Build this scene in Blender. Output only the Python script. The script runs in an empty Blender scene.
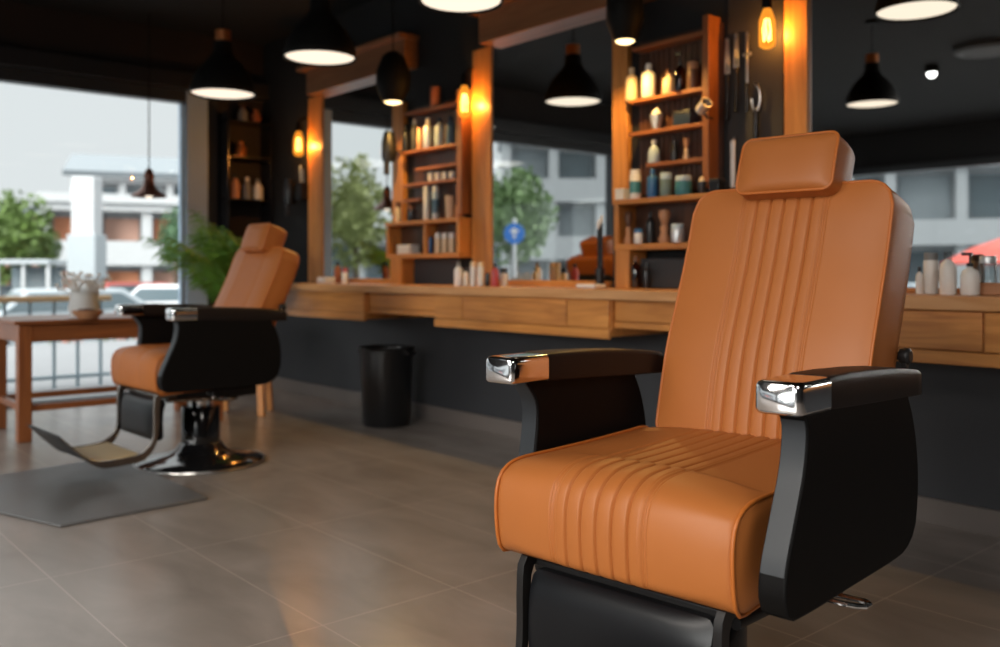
import bpy, math, random
from mathutils import Vector, Matrix
random.seed(7)
PI = math.pi
SC = bpy.context.scene
COL = SC.collection

# ------------------------------------------------------------------ camera
F = 912.0                       # focal length in pixels of the 1000 px wide frame
CH = 1.0                        # eye height
SN, CS = 0.756, 0.6546          # forward = (-SN, CS), right = (CS, SN)
HY = 272.0                      # horizon row
cam = bpy.data.cameras.new('camera')
co = bpy.data.objects.new('camera', cam); COL.objects.link(co)
co.location = (0, 0, CH)
co.rotation_euler = (PI/2, 0, math.asin(SN))
cam.sensor_width = 36.0
cam.lens = F/1000*36
cam.shift_y = -(323.5-HY)/1000
cam.clip_start = 0.05; cam.clip_end = 400
cam.dof.use_dof = True
cam.dof.focus_distance = 1.9
cam.dof.aperture_fstop = 2.5
SC.camera = co

# ------------------------------------------------------------------ colour management, sky, lights
SC.view_settings.view_transform = 'Standard'
SC.view_settings.look = 'None'
SC.view_settings.gamma = 1.0
SC.view_settings.use_curve_mapping = False
SC.view_settings.exposure = 0.0
SC.cycles.max_bounces = 10
SC.cycles.transparent_max_bounces = 16
SC.cycles.sample_clamp_indirect = 6.0
SC.cycles.caustics_reflective = False
SC.cycles.caustics_refractive = False
SC.cycles.use_denoising = True

w = bpy.data.worlds.new('overcast_sky'); SC.world = w; w.use_nodes = True
nt = w.node_tree; nt.nodes.clear()
tc = nt.nodes.new('ShaderNodeTexCoord'); sx = nt.nodes.new('ShaderNodeSeparateXYZ')
rmp = nt.nodes.new('ShaderNodeValToRGB'); bg = nt.nodes.new('ShaderNodeBackground'); wo = nt.nodes.new('ShaderNodeOutputWorld')
nt.links.new(tc.outputs['Generated'], sx.inputs[0]); nt.links.new(sx.outputs['Z'], rmp.inputs[0])
rmp.color_ramp.elements[0].position = 0.0; rmp.color_ramp.elements[0].color = (.74, .78, .80, 1)
rmp.color_ramp.elements[1].position = 0.9; rmp.color_ramp.elements[1].color = (1.0, 1.0, 1.0, 1)
e = rmp.color_ramp.elements.new(0.3); e.color = (.74, .78, .80, 1)
nt.links.new(rmp.outputs[0], bg.inputs[0])
mrw = nt.nodes.new('ShaderNodeMapRange'); mrw.inputs[1].default_value = .28; mrw.inputs[2].default_value = .95
mrw.inputs[3].default_value = 1.06; mrw.inputs[4].default_value = 3.4      # cloud brightens towards the zenith
nt.links.new(sx.outputs['Z'], mrw.inputs[0]); nt.links.new(mrw.outputs[0], bg.inputs[1])
nt.links.new(bg.outputs[0], wo.inputs[0])

def light(name, kind, loc, energy, color=(1, 1, 1), size=None, rot=None, size_y=None, angle=None):
    l = bpy.data.lights.new(name, kind); l.energy = energy; l.color = color
    if kind == 'AREA':
        l.shape = 'RECTANGLE'; l.size = size; l.size_y = size_y or size
    elif kind == 'SUN':
        l.angle = angle
    elif size is not None:
        l.shadow_soft_size = size
    o = bpy.data.objects.new(name, l); COL.objects.link(o); o.location = loc
    if rot: o.rotation_euler = rot
    return o
def aim(o, d):
    o.rotation_euler = Vector(d).to_track_quat('-Z', 'Y').to_euler()
# soft daylight through thin cloud, coming in over the street side
sun = light('daylight_sun', 'SUN', (2, -12, 9), 7.0, (1.0, .98, .95), angle=math.radians(50)); aim(sun, (-.25, .9, -.42))
# unseen fill panels added to brighten the room (modelled below as added_fill_panel)
FILL_PANELS = [(-.9, -1.5), (-2.2, -3.2), (1.9, .3)]
for i, (x, y) in enumerate(FILL_PANELS):
    l = light('fill_panel_lamp', 'AREA', (x, y, 2.93), 105 if i < 2 else 38, (1.0, .93, .85), 1.5, (0, 0, 0), .9)

# ------------------------------------------------------------------ geometry helpers
def XY(px, d):                  # a point seen in column px at distance d along the view
    r = (px-500)/F*d
    return (CS*r-SN*d, SN*r+CS*d)
def DY(px, Y): return Y/(SN*(px-500)/F+CS)
def PX(px, Y): return DY(px, Y)*(CS*(px-500)/F-SN)
def PZ(px, py, Y): return CH-(py-HY)*DY(px, Y)/F
def DX(px, X): return X/(CS*(px-500)/F-SN)
def GY(px, X): return DX(px, X)*(SN*(px-500)/F+CS)
def GZ(px, py, X): return CH-(py-HY)*DX(px, X)/F
def floor_pt(px, py):
    return XY(px, CH*F/(py-HY))
YW = 3.69                       # the mirror wall
XW = -7.45                      # the shop window wall
YS = -5.3                       # the street side wall
def refl(px, d):
    x, y = XY(px, d); return (x, 2*YW-y)

class MB:
    def __init__(s): s.v = []; s.f = []
    def add(s, vs, fs):
        n = len(s.v); s.v += [tuple(v) for v in vs]; s.f += [tuple(i+n for i in f) for f in fs]; return s
    def box(s, x0, x1, y0, y1, z0, z1):
        vs = [(x, y, z) for x in (x0, x1) for y in (y0, y1) for z in (z0, z1)]
        return s.add(vs, [(0,1,3,2),(4,6,7,5),(0,4,5,1),(2,3,7,6),(0,2,6,4),(1,5,7,3)])
    def obox(s, c, ax, ay, az):  # centre and three half-axis vectors
        c = Vector(c); ax = Vector(ax); ay = Vector(ay); az = Vector(az)
        vs = [c+i*ax+j*ay+k*az for i in (-1, 1) for j in (-1, 1) for k in (-1, 1)]
        return s.add(vs, [(0,1,3,2),(4,6,7,5),(0,4,5,1),(2,3,7,6),(0,2,6,4),(1,5,7,3)])
    def lathe(s, prof, c=(0, 0, 0), n=32, axis=None):
        M = Matrix.Identity(3) if axis is None else Vector(axis).normalized().to_track_quat('Z', 'Y').to_matrix()
        c = Vector(c); vs = []; fs = []
        for r, z in prof:
            for k in range(n):
                a = 2*PI*k/n; vs.append(c+M@Vector((max(r, 1e-5)*math.cos(a), max(r, 1e-5)*math.sin(a), z)))
        for i in range(len(prof)-1):
            for k in range(n):
                k2 = (k+1) % n; fs.append((i*n+k, i*n+k2, (i+1)*n+k2, (i+1)*n+k))
        m_ = len(prof)-1
        if m_ > 2 and prof[0][0] > 1e-4 and prof[-1][0] > 1e-4 and math.hypot(prof[0][0]-prof[-1][0], prof[0][1]-prof[-1][1]) < .25*prof[0][0]:
            for k in range(n): fs.append((m_*n+k, m_*n+(k+1) % n, (k+1) % n, k))
        else:
            if prof[0][0] > 1e-4: fs.append(tuple(range(n-1, -1, -1)))
            if prof[-1][0] > 1e-4: fs.append(tuple(m_*n+k for k in range(n)))
        return s.add(vs, fs)
    def tube(s, pts, r, n=10, closed=False, up=None):
        P = [Vector(p) for p in pts]; m = len(P); rr = r if isinstance(r, (list, tuple)) else [r]*m
        vs = []; fs = []; prev = None
        for i in range(m):
            if closed: t = P[(i+1) % m]-P[i-1]
            else: t = P[min(i+1, m-1)]-P[max(i-1, 0)]
            t.normalize()
            if prev is None:
                a = Vector((0, 0, 1)) if abs(t.z) < .9 else Vector((1, 0, 0))
                nrm = t.cross(a).normalized()
            else:
                nrm = (prev-t*prev.dot(t)).normalized()
            prev = nrm; b = t.cross(nrm)
            for k in range(n):
                an = 2*PI*k/n; vs.append(P[i]+rr[i]*(math.cos(an)*nrm+math.sin(an)*b))
        for i in range(m if closed else m-1):
            j = (i+1) % m
            for k in range(n):
                k2 = (k+1) % n; fs.append((i*n+k, i*n+k2, j*n+k2, j*n+k))
        if not closed:
            fs.append(tuple(range(n-1, -1, -1))); fs.append(tuple((m-1)*n+k for k in range(n)))
        return s.add(vs, fs)
    def prism(s, poly, a0, a1, axis='x'):  # poly in the two other axes, extruded along axis
        n = len(poly)
        def P(a, p):
            return (a, p[0], p[1]) if axis == 'x' else ((p[0], a, p[1]) if axis == 'y' else (p[0], p[1], a))
        vs = [P(a0, p) for p in poly]+[P(a1, p) for p in poly]
        fs = [tuple(range(n)), tuple(range(2*n-1, n-1, -1))]+[(i, i+n, (i+1) % n+n, (i+1) % n) for i in range(n)]
        return s.add(vs, fs)
    def sphere(s, c, r, sx=1, sy=1, sz=1, n=16):
        prof = [(math.sin(PI*i/(n//2))*1.0, -math.cos(PI*i/(n//2))) for i in range(n//2+1)]
        m = MB().lathe(prof, (0, 0, 0), n)
        return s.add([(c[0]+v[0]*r*sx, c[1]+v[1]*r*sy, c[2]+v[2]*r*sz) for v in m.v], m.f)
    def build(s, name, m, parent=None, smooth=True, bevel=0, angle=38, seg=3, solid=0):
        me = bpy.data.meshes.new(name); me.from_pydata(s.v, [], s.f); me.validate()
        import bmesh
        b = bmesh.new(); b.from_mesh(me); bmesh.ops.recalc_face_normals(b, faces=b.faces); b.to_mesh(me); b.free()
        me.materials.append(m)
        if smooth:
            for p in me.polygons: p.use_smooth = True
            me.set_sharp_from_angle(angle=math.radians(angle))
        o = bpy.data.objects.new(name, me); COL.objects.link(o)
        if parent: o.parent = parent
        if bevel:
            md = o.modifiers.new('bevel', 'BEVEL'); md.width = bevel; md.segments = seg; md.limit_method = 'ANGLE'
            md.angle_limit = math.radians(35); md.harden_normals = False
        return o
def tag(o, label, cat, group=None, kind=None):
    if label: o['label'] = label
    if cat: o['category'] = cat
    if group: o['group'] = group
    if kind: o['kind'] = kind
    return o
def thing(name, label, cat, loc=(0, 0, 0), rz=0, group=None, kind=None):
    o = bpy.data.objects.new(name, None); COL.objects.link(o); o.location = loc; o.rotation_euler = (0, 0, rz)
    o.empty_display_size = .1
    return tag(o, label, cat, group, kind)
def struct(o, label=None, cat=None):
    return tag(o, label, cat, None, 'structure')
def kids(o): return [c for c in bpy.data.objects if c.parent == o]
def copy_tree(o, parent=None):
    c = o.copy(); COL.objects.link(c)
    if parent is not None: c.parent = parent
    for ch in kids(o): copy_tree(ch, c)
    return c
def spline(P, n, closed=False):  # Catmull-Rom resampled evenly
    P = [Vector(p) for p in P]; m = len(P); out = []
    seg = m if closed else m-1
    for i in range(seg):
        p0 = P[(i-1) % m] if (closed or i > 0) else P[0]*2-P[1]
        p1 = P[i]; p2 = P[(i+1) % m]
        p3 = P[(i+2) % m] if (closed or i < m-2) else P[-1]*2-P[-2]
        for k in range(24):
            t = k/24
            out.append(.5*((2*p1)+(-p0+p2)*t+(2*p0-5*p1+4*p2-p3)*t*t+(-p0+3*p1-3*p2+p3)*t**3))
    out.append(out[0].copy() if closed else P[-1].copy())
    L = [0]
    for i in range(1, len(out)): L.append(L[-1]+(out[i]-out[i-1]).length)
    tot = L[-1]; res = []; j = 0
    cnt = n if closed else n-1
    for k in range(n):
        t = tot*k/cnt
        while j < len(L)-2 and L[j+1] < t: j += 1
        d = L[j+1]-L[j]; u = (t-L[j])/d if d > 1e-9 else 0
        res.append(out[j].lerp(out[j+1], min(max(u, 0), 1)))
    return res

# ------------------------------------------------------------------ materials
def mat(name, col, rough=.5, metal=0, bump=0, bscale=60, spec=.5, coat=0, coat_rough=.1, vary=0, vscale=4, trans=0, ior=1.45, emis=None, estr=0, sheen=0):
    m = bpy.data.materials.new(name); m.use_nodes = True; N = m.node_tree; p = N.nodes['Principled BSDF']
    p.inputs['Base Color'].default_value = (*col, 1); p.inputs['Roughness'].default_value = rough
    p.inputs['Metallic'].default_value = metal; p.inputs['Specular IOR Level'].default_value = spec
    p.inputs['Coat Weight'].default_value = coat; p.inputs['Coat Roughness'].default_value = coat_rough
    p.inputs['Transmission Weight'].default_value = trans; p.inputs['IOR'].default_value = ior
    if sheen: p.inputs['Sheen Weight'].default_value = sheen
    if emis: p.inputs['Emission Color'].default_value = (*emis, 1); p.inputs['Emission Strength'].default_value = estr
    tcn = N.nodes.new('ShaderNodeTexCoord')
    nz = N.nodes.new('ShaderNodeTexNoise'); nz.inputs['Scale'].default_value = vscale; nz.inputs['Detail'].default_value = 4
    N.links.new(tcn.outputs['Object'], nz.inputs['Vector'])
    mx = N.nodes.new('ShaderNodeMix'); mx.data_type = 'RGBA'
    v = vary
    mx.inputs[6].default_value = (*[c*(1-v) for c in col], 1); mx.inputs[7].default_value = (*[min(1, c*(1+v)) for c in col], 1)
    N.links.new(nz.outputs['Fac'], mx.inputs[0]); N.links.new(mx.outputs[2], p.inputs['Base Color'])
    if bump:
        n2 = N.nodes.new('ShaderNodeTexNoise'); n2.inputs['Scale'].default_value = bscale; n2.inputs['Detail'].default_value = 3
        N.links.new(tcn.outputs['Object'], n2.inputs['Vector'])
        bp = N.nodes.new('ShaderNodeBump'); bp.inputs['Strength'].default_value = bump; bp.inputs['Distance'].default_value = .002
        N.links.new(n2.outputs['Fac'], bp.inputs['Height']); N.links.new(bp.outputs[0], p.inputs['Normal'])
    return m
def wood(name, c1, c2, axis=0, rough=.42, scale=1.0, coat=.15):
    m = bpy.data.materials.new(name); m.use_nodes = True; N = m.node_tree; p = N.nodes['Principled BSDF']
    t = N.nodes.new('ShaderNodeTexCoord'); mp = N.nodes.new('ShaderNodeMapping')
    s = [14*scale]*3; s[axis] = 1.1*scale; mp.inputs['Scale'].default_value = s
    nz = N.nodes.new('ShaderNodeTexNoise'); nz.inputs['Scale'].default_value = 1.6; nz.inputs['Detail'].default_value = 6; nz.inputs['Distortion'].default_value = 1.2
    N.links.new(t.outputs['Object'], mp.inputs[0]); N.links.new(mp.outputs[0], nz.inputs['Vector'])
    r = N.nodes.new('ShaderNodeValToRGB'); r.color_ramp.elements[0].position = .3; r.color_ramp.elements[0].color = (*c2, 1)
    r.color_ramp.elements[1].position = .68; r.color_ramp.elements[1].color = (*c1, 1)
    N.links.new(nz.outputs['Fac'], r.inputs[0])
    mp2 = N.nodes.new('ShaderNodeMapping'); s2 = [3.2*scale]*3; s2[axis] = .9*scale; mp2.inputs['Scale'].default_value = s2
    n2 = N.nodes.new('ShaderNodeTexNoise'); n2.inputs['Scale'].default_value = 1.0; n2.inputs['Detail'].default_value = 2
    N.links.new(t.outputs['Object'], mp2.inputs[0]); N.links.new(mp2.outputs[0], n2.inputs['Vector'])
    mr = N.nodes.new('ShaderNodeMapRange'); mr.inputs[1].default_value = .3; mr.inputs[2].default_value = .7; mr.inputs[3].default_value = .72; mr.inputs[4].default_value = 1.15
    N.links.new(n2.outputs['Fac'], mr.inputs[0])
    mx = N.nodes.new('ShaderNodeMix'); mx.data_type = 'RGBA'; mx.blend_type = 'MULTIPLY'; mx.inputs[0].default_value = 1
    N.links.new(r.outputs[0], mx.inputs[6]); N.links.new(mr.outputs[0], mx.inputs[7])
    N.links.new(mx.outputs[2], p.inputs['Base Color'])
    p.inputs['Roughness'].default_value = rough; p.inputs['Coat Weight'].default_value = coat; p.inputs['Coat Roughness'].default_value = .25
    bp = N.nodes.new('ShaderNodeBump'); bp.inputs['Strength'].default_value = .15; bp.inputs['Distance'].default_value = .002
    N.links.new(nz.outputs['Fac'], bp.inputs['Height']); N.links.new(bp.outputs[0], p.inputs['Normal'])
    return m
def emit(name, col, strength):
    m = bpy.data.materials.new(name); m.use_nodes = True; N = m.node_tree; N.nodes.clear()
    e = N.nodes.new('ShaderNodeEmission'); o = N.nodes.new('ShaderNodeOutputMaterial')
    e.inputs[0].default_value = (*col, 1); e.inputs[1].default_value = strength
    N.links.new(e.outputs[0], o.inputs[0]); return m
def glass(name, tint=(1, 1, 1), refl_amt=.06, rough=0.0):
    m = bpy.data.materials.new(name); m.use_nodes = True; N = m.node_tree; N.nodes.clear()
    tr = N.nodes.new('ShaderNodeBsdfTransparent'); tr.inputs[0].default_value = (*tint, 1)
    gl = N.nodes.new('ShaderNodeBsdfGlossy'); gl.inputs['Roughness'].default_value = rough
    fr = N.nodes.new('ShaderNodeFresnel'); fr.inputs[0].default_value = 1.45
    mr = N.nodes.new('ShaderNodeMapRange'); mr.inputs[3].default_value = refl_amt*.3; mr.inputs[4].default_value = refl_amt*8
    mx = N.nodes.new('ShaderNodeMixShader'); o = N.nodes.new('ShaderNodeOutputMaterial')
    N.links.new(fr.outputs[0], mr.inputs[0]); N.links.new(mr.outputs[0], mx.inputs[0])
    N.links.new(tr.outputs[0], mx.inputs[1]); N.links.new(gl.outputs[0], mx.inputs[2]); N.links.new(mx.outputs[0], o.inputs[0])
    return m

M = {}
M['leather'] = mat('tan_leather', (.42, .135, .032), .45, bump=.1, bscale=420, vary=.06, vscale=5, spec=.42)
M['pipe'] = mat('leather_piping', (.46, .13, .022), .4, spec=.5)
M['stitch'] = mat('stitch', (.5, .2, .06), .7)
M['black'] = mat('satin_black', (.012, .011, .011), .42, spec=.4)
M['black_panel'] = mat('black_side_panel', (.006, .0055, .0055), .5, bump=.05, bscale=300, spec=.1)
M['edge'] = mat('dark_grey_edge_sheen', (.025, .029, .034), .42, spec=.5)  # lighter grey standing in for window light on the side panel fronts
M['pad'] = mat('dark_brown_arm_pad', (.012, .008, .007), .48, spec=.3, coat=.0, coat_rough=.2, bump=.04, bscale=300)
M['chrome'] = mat('chrome', (.88, .88, .89), .11, metal=1)
M['steel'] = mat('brushed_steel', (.45, .44, .43), .28, metal=1)
M['pewter'] = mat('pewter', (.32, .28, .25), .25, metal=1)
M['black_vinyl'] = mat('black_vinyl', (.006, .0065, .008), .33, spec=.4, bump=.06, bscale=250)
M['gloss_black'] = mat('gloss_black', (.008, .008, .009), .12, spec=.6, coat=.5, coat_rough=.05)
M['cream'] = mat('cream_tread', (.62, .48, .27), .6, vary=.1)
M['wall'] = mat('charcoal_wall', (.008, .0083, .009), .75, vary=.12, vscale=1.5, bump=.1, bscale=30)
M['lowwall'] = mat('slate_low_wall', (.03, .0315, .036), .6, vary=.1, vscale=1.5)
M['ceil'] = mat('black_ceiling', (.004, .004, .0042), .85, vary=.15, vscale=1)
M['brownwall'] = mat('dark_brown_wall', (.018, .012, .010), .7, vary=.1)
M['frame'] = mat('dark_grey_window_frame', (.03, .033, .037), .4, spec=.5)
M['pillar'] = mat('blue_grey_pillar', (.40, .53, .68), .55, vary=.05)
M['glass'] = glass('window_glass', (.985, .995, .99), .025)
M['bottle_glass'] = glass('clear_bottle_glass', (.85, .88, .88), .1)
M['amber_glass'] = glass('amber_bottle_glass', (.35, .14, .04), .1)
M['mirror'] = mat('mirror_silver', (.86, .88, .88), .0, metal=1)
OAKX = ((.70, .30, .075), (.47, .175, .038))
M['oak'] = wood('honey_oak', *OAKX, 0); M['oak_v'] = wood('honey_oak_upright', *OAKX, 2); M['oak_light'] = wood('pale_oak_worktop', (.78, .41, .18), (.60, .27, .09), 0, .35)
M['oak_d'] = wood('honey_oak_drawer', (.66, .28, .075), (.43, .155, .038), 0, scale=1.6)
M['shelfwood'] = wood('red_brown_shelf', (.33, .115, .035), (.19, .06, .02), 0); M['shelfwood_v'] = wood('red_brown_shelf_upright', (.36, .13, .038), (.2, .065, .02), 2)
M['darkslat'] = wood('dark_walnut_slats', (.10, .038, .016), (.045, .018, .009), 2)
M['tablewood'] = wood('chestnut_table', (.32, .105, .03), (.2, .06, .018), 1); M['tablewood_v'] = wood('chestnut_table_leg', (.32, .105, .03), (.2, .06, .018), 2)
M['header'] = wood('walnut_header', (.34, .15, .065), (.24, .10, .04), 0)
M['rubber'] = mat('grey_rubber_mat', (.12, .12, .122), .38, bump=.2, bscale=80, spec=.5)
M['bin'] = mat('black_bin_plastic', (.012, .012, .013), .3, spec=.5)
M['lampblack'] = mat('black_lamp_enamel', (.006, .006, .006), .6, spec=.15)
M['lampwhite'] = emit('lamp_diffuser', (1.0, .84, .66), 1.25)
M['spot'] = emit('warm_spot_diffuser', (1.0, .72, .34), 4.0)
M['fill_panel_glow'] = emit('fill_panel_diffuser', (1.0, .95, .88), 1.5)
M['ledspot'] = emit('downlight_diffuser', (1.0, .98, .95), 6.0)
M['copper'] = mat('copper_cap', (.55, .2, .07), .35, metal=.7)
M['darkcopper'] = mat('dark_copper', (.16, .07, .05), .4, metal=.6)
M['filament'] = emit('glowing_filament', (1.0, .62, .2), 22)
def bulb_glass():
    m = bpy.data.materials.new('glowing_amber_glass'); m.use_nodes = True; N = m.node_tree; N.nodes.clear()
    tr = N.nodes.new('ShaderNodeBsdfTransparent'); tr.inputs[0].default_value = (1, .72, .4, 1)
    em = N.nodes.new('ShaderNodeEmission'); em.inputs[0].default_value = (1, .34, .03, 1); em.inputs[1].default_value = 1.5
    lw = N.nodes.new('ShaderNodeLayerWeight'); lw.inputs[0].default_value = .35
    mx = N.nodes.new('ShaderNodeMixShader'); o = N.nodes.new('ShaderNodeOutputMaterial')
    mr = N.nodes.new('ShaderNodeMapRange'); mr.inputs[3].default_value = .4; mr.inputs[4].default_value = .9
    N.links.new(lw.outputs['Facing'], mr.inputs[0]); N.links.new(mr.outputs[0], mx.inputs[0])
    N.links.new(tr.outputs[0], mx.inputs[1]); N.links.new(em.outputs[0], mx.inputs[2]); N.links.new(mx.outputs[0], o.inputs[0]); return m
M['bulb'] = bulb_glass()
def pm(n, c, r=.4, **k):
    if n not in M: M[n] = mat(n, c, r, **k)
    return M[n]
pm('white_plastic', (.7, .68, .64), .35); pm('cream_plastic', (.72, .56, .36), .4); pm('beige', (.55, .4, .27), .5); pm('blue_plastic', (.03, .12, .28), .35)
pm('teal_plastic', (.05, .2, .22), .4); pm('greygreen', (.16, .22, .19), .45); pm('paleblue', (.42, .52, .58), .4); pm('navy', (.015, .03, .06), .4)
pm('terracotta', (.3, .1, .045), .6); pm('tan_wood', (.42, .2, .1), .5); pm('silver', (.6, .62, .64), .3, metal=.6); pm('pink_red', (.4, .06, .07), .4)
pm('darkbottle', (.012, .012, .014), .25); pm('greyplastic', (.2, .2, .2), .4); pm('brownjar', (.11, .045, .022), .4); pm('dark_grey', (.03, .03, .032), .4)
pm('towel', (.72, .7, .67), .9, bump=.5, bscale=200); pm('green_leaf', (.14, .30, .05), .4, vary=.4, vscale=8); pm('green_pot', (.02, .09, .06), .3)
pm('pot', (.55, .55, .54), .5); pm('frosted', (.6, .62, .62), .3); pm('peach', (.55, .27, .17), .4); pm('label_blue', (.06, .13, .2), .4); pm('milk', (.75, .73, .70), .35)

# ------------------------------------------------------------------ the room
def tile_floor():
    m = bpy.data.materials.new('grey_brown_tiles'); m.use_nodes = True; N = m.node_tree; p = N.nodes['Principled BSDF']
    g = N.nodes.new('ShaderNodeNewGeometry'); s = N.nodes.new('ShaderNodeSeparateXYZ'); N.links.new(g.outputs['Position'], s.inputs[0])
    def line(out, off, period, width):
        a = N.nodes.new('ShaderNodeMath'); a.operation = 'SUBTRACT'; a.inputs[1].default_value = off; N.links.new(out, a.inputs[0])
        b = N.nodes.new('ShaderNodeMath'); b.operation = 'PINGPONG'; b.inputs[1].default_value = period/2; N.links.new(a.outputs[0], b.inputs[0])
        c = N.nodes.new('ShaderNodeMath'); c.operation = 'LESS_THAN'; c.inputs[1].default_value = width; N.links.new(b.outputs[0], c.inputs[0]); return c
    lx = line(s.outputs['X'], -1.34, .94, .0022); ly = line(s.outputs['Y'], 2.72, .47, .0022)
    mxm = N.nodes.new('ShaderNodeMath'); mxm.operation = 'MAXIMUM'; N.links.new(lx.outputs[0], mxm.inputs[0]); N.links.new(ly.outputs[0], mxm.inputs[1])
    n1 = N.nodes.new('ShaderNodeTexNoise'); n1.inputs['Scale'].default_value = 2.2; n1.inputs['Detail'].default_value = 6; n1.inputs['Distortion'].default_value = .6
    mp = N.nodes.new('ShaderNodeMapping'); mp.inputs['Scale'].default_value = (1, 2.2, 1); N.links.new(g.outputs['Position'], mp.inputs[0]); N.links.new(mp.outputs[0], n1.inputs['Vector'])
    r = N.nodes.new('ShaderNodeValToRGB'); r.color_ramp.elements[0].position = .3; r.color_ramp.elements[0].color = (.225, .198, .178, 1)
    r.color_ramp.elements[1].position = .72; r.color_ramp.elements[1].color = (.315, .28, .255, 1); N.links.new(n1.outputs['Fac'], r.inputs[0])
    mx = N.nodes.new('ShaderNodeMix'); mx.data_type = 'RGBA'; N.links.new(mxm.outputs[0], mx.inputs[0]); N.links.new(r.outputs[0], mx.inputs[6])
    mx.inputs[7].default_value = (.39, .345, .31, 1); N.links.new(mx.outputs[2], p.inputs['Base Color'])
    p.inputs['Roughness'].default_value = .26; p.inputs['Specular IOR Level'].default_value = .5
    b = N.nodes.new('ShaderNodeBump'); b.inputs['Strength'].default_value = .05; N.links.new(n1.outputs['Fac'], b.inputs['Height']); N.links.new(b.outputs[0], p.inputs['Normal'])
    return m
X1 = 3.6; ZC = 3.0
struct(MB().box(XW-.15, X1+.15, YS-.15, YW+.15, -.1, 0).build('floor', tile_floor(), smooth=False), 'grey-brown large stone tiles with pale grout', 'floor')
struct(MB().box(XW-.15, X1+.15, YS-.15, YW+.15, ZC, ZC+.1).build('ceiling', M['ceil'], smooth=False), 'flat black ceiling', 'ceiling')
struct(MB().box(XW-.15, X1+.15, YW, YW+.12, 0, ZC).build('wall_mirror_side', M['wall'], smooth=False), 'charcoal wall behind the mirrors and shelves', 'wall')
struct(MB().box(XW, X1, YW-.012, YW, .1, .75).build('wall_lower_panel', M['lowwall'], smooth=False), 'slate grey wall under the worktop', 'wall')
struct(MB().box(X1, X1+.12, YS-.15, YW, 0, ZC).build('wall_right', M['wall'], smooth=False), 'charcoal end wall', 'wall')
bb = mat('baseboard_tile', (.13, .11, .1), .4, vary=.1)
struct(MB().box(XW, X1, YW-.028, YW-.012, 0, .1).build('baseboard_mirror_side', bb, bevel=.003), 'low stone baseboard under the worktop', 'baseboard')
ZH = 2.40                       # window head
def window(name, lab, glasslab, p0, p1, mulls, axis, zsill=.03):
    # a run of shop window from p0 to p1; axis 'y' on the XW wall, 'x' on the YS wall
    t = thing(name, lab, 'window', kind='structure')
    def B(mb, a0, a1, d0, d1, z0, z1):
        return mb.box(XW+d0, XW+d1, a0, a1, z0, z1) if axis == 'y' else mb.box(a0, a1, YS+d0, YS+d1, z0, z1)
    fr = MB()
    B(fr, p0, p1, -.06, .05, ZH, ZH+.10); B(fr, p0, p1, -.06, .05, 0, zsill)
    for a in [p0]+mulls+[p1]: B(fr, a-.03, a+.03, -.06, .05, zsill, ZH)
    fr.build('window_frame', M['frame'], t, smooth=False, bevel=.004)
    allp = [p0]+mulls+[p1]
    for i in range(len(allp)-1):
        B(MB(), allp[i]+.03, allp[i+1]-.03, -.02, -.012, zsill, ZH).build('window_pane', M['glass'], t, smooth=False)
    return t
YP0, YP1 = GY(184, XW), GY(205, XW)       # the blue grey pillar
window('window_1', 'large shop window beside the wooden table', None, -2.2, YP0+.025, [-.9], 'y')
window('window_2', 'further shop window seen only in the mirrors', None, YS+.35, -2.45, [-3.7], 'y')
window('window_3', 'street side shop window seen in the right mirror', None, -6.75, -2.4, [-4.6], 'x', .45)
window('window_4', 'street side shop window behind the camera', None, -2.1, 3.3, [-.3, 1.5], 'x', .45)
wl = MB()
wl.box(XW-.12, XW, YP1+.1, YW, 0, ZH+.1); wl.box(XW-.12, XW, YS, YW, ZH+.1, ZC)
wl.build('wall_window_side', M['brownwall'], smooth=False); struct(bpy.data.objects['wall_window_side'], 'dark wall above and beside the shop window', 'wall')
struct(MB().box(XW-.12, XW+.06, YP0, YP1, 0, ZH+.1).build('trim_1', M['pillar'], smooth=False, bevel=.004), 'blue-grey upright at the end of the shop window', 'trim')
struct(MB().box(XW-.12, XW+.02, YP1, YP1+.1, 0, ZH+.1).build('trim_2', M['frame'], smooth=False), 'dark upright next to the blue-grey one', 'trim')
struct(MB().box(XW-.12, XW+.02, -2.45, -2.2, 0, ZH).build('trim_3', M['pillar'], smooth=False), 'upright between the two shop windows', 'trim')
struct(MB().box(XW-.12, XW+.12, YS, YW, ZH+.1, ZH+.24).build('trim_4', mat('head_box', (.02, .021, .024), .35), smooth=False, bevel=.01), 'dark grey blind box running above the shop window', 'trim')
ws = MB()
ws.box(XW, X1, YS-.12, YS, ZH+.1, ZC); ws.box(XW, -6.75, YS-.12, YS, 0, ZH+.1); ws.box(-2.4, -2.1, YS-.12, YS, 0, ZH+.1); ws.box(3.3, X1, YS-.12, YS, 0, ZH+.1)
ws.box(-6.75, -2.4, YS-.12, YS, 0, .45); ws.box(-2.1, 3.3, YS-.12, YS, 0, .45)
ws.build('wall_street_side', M['wall'], smooth=False); struct(bpy.data.objects['wall_street_side'], 'charcoal wall on the street side', 'wall')

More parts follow.
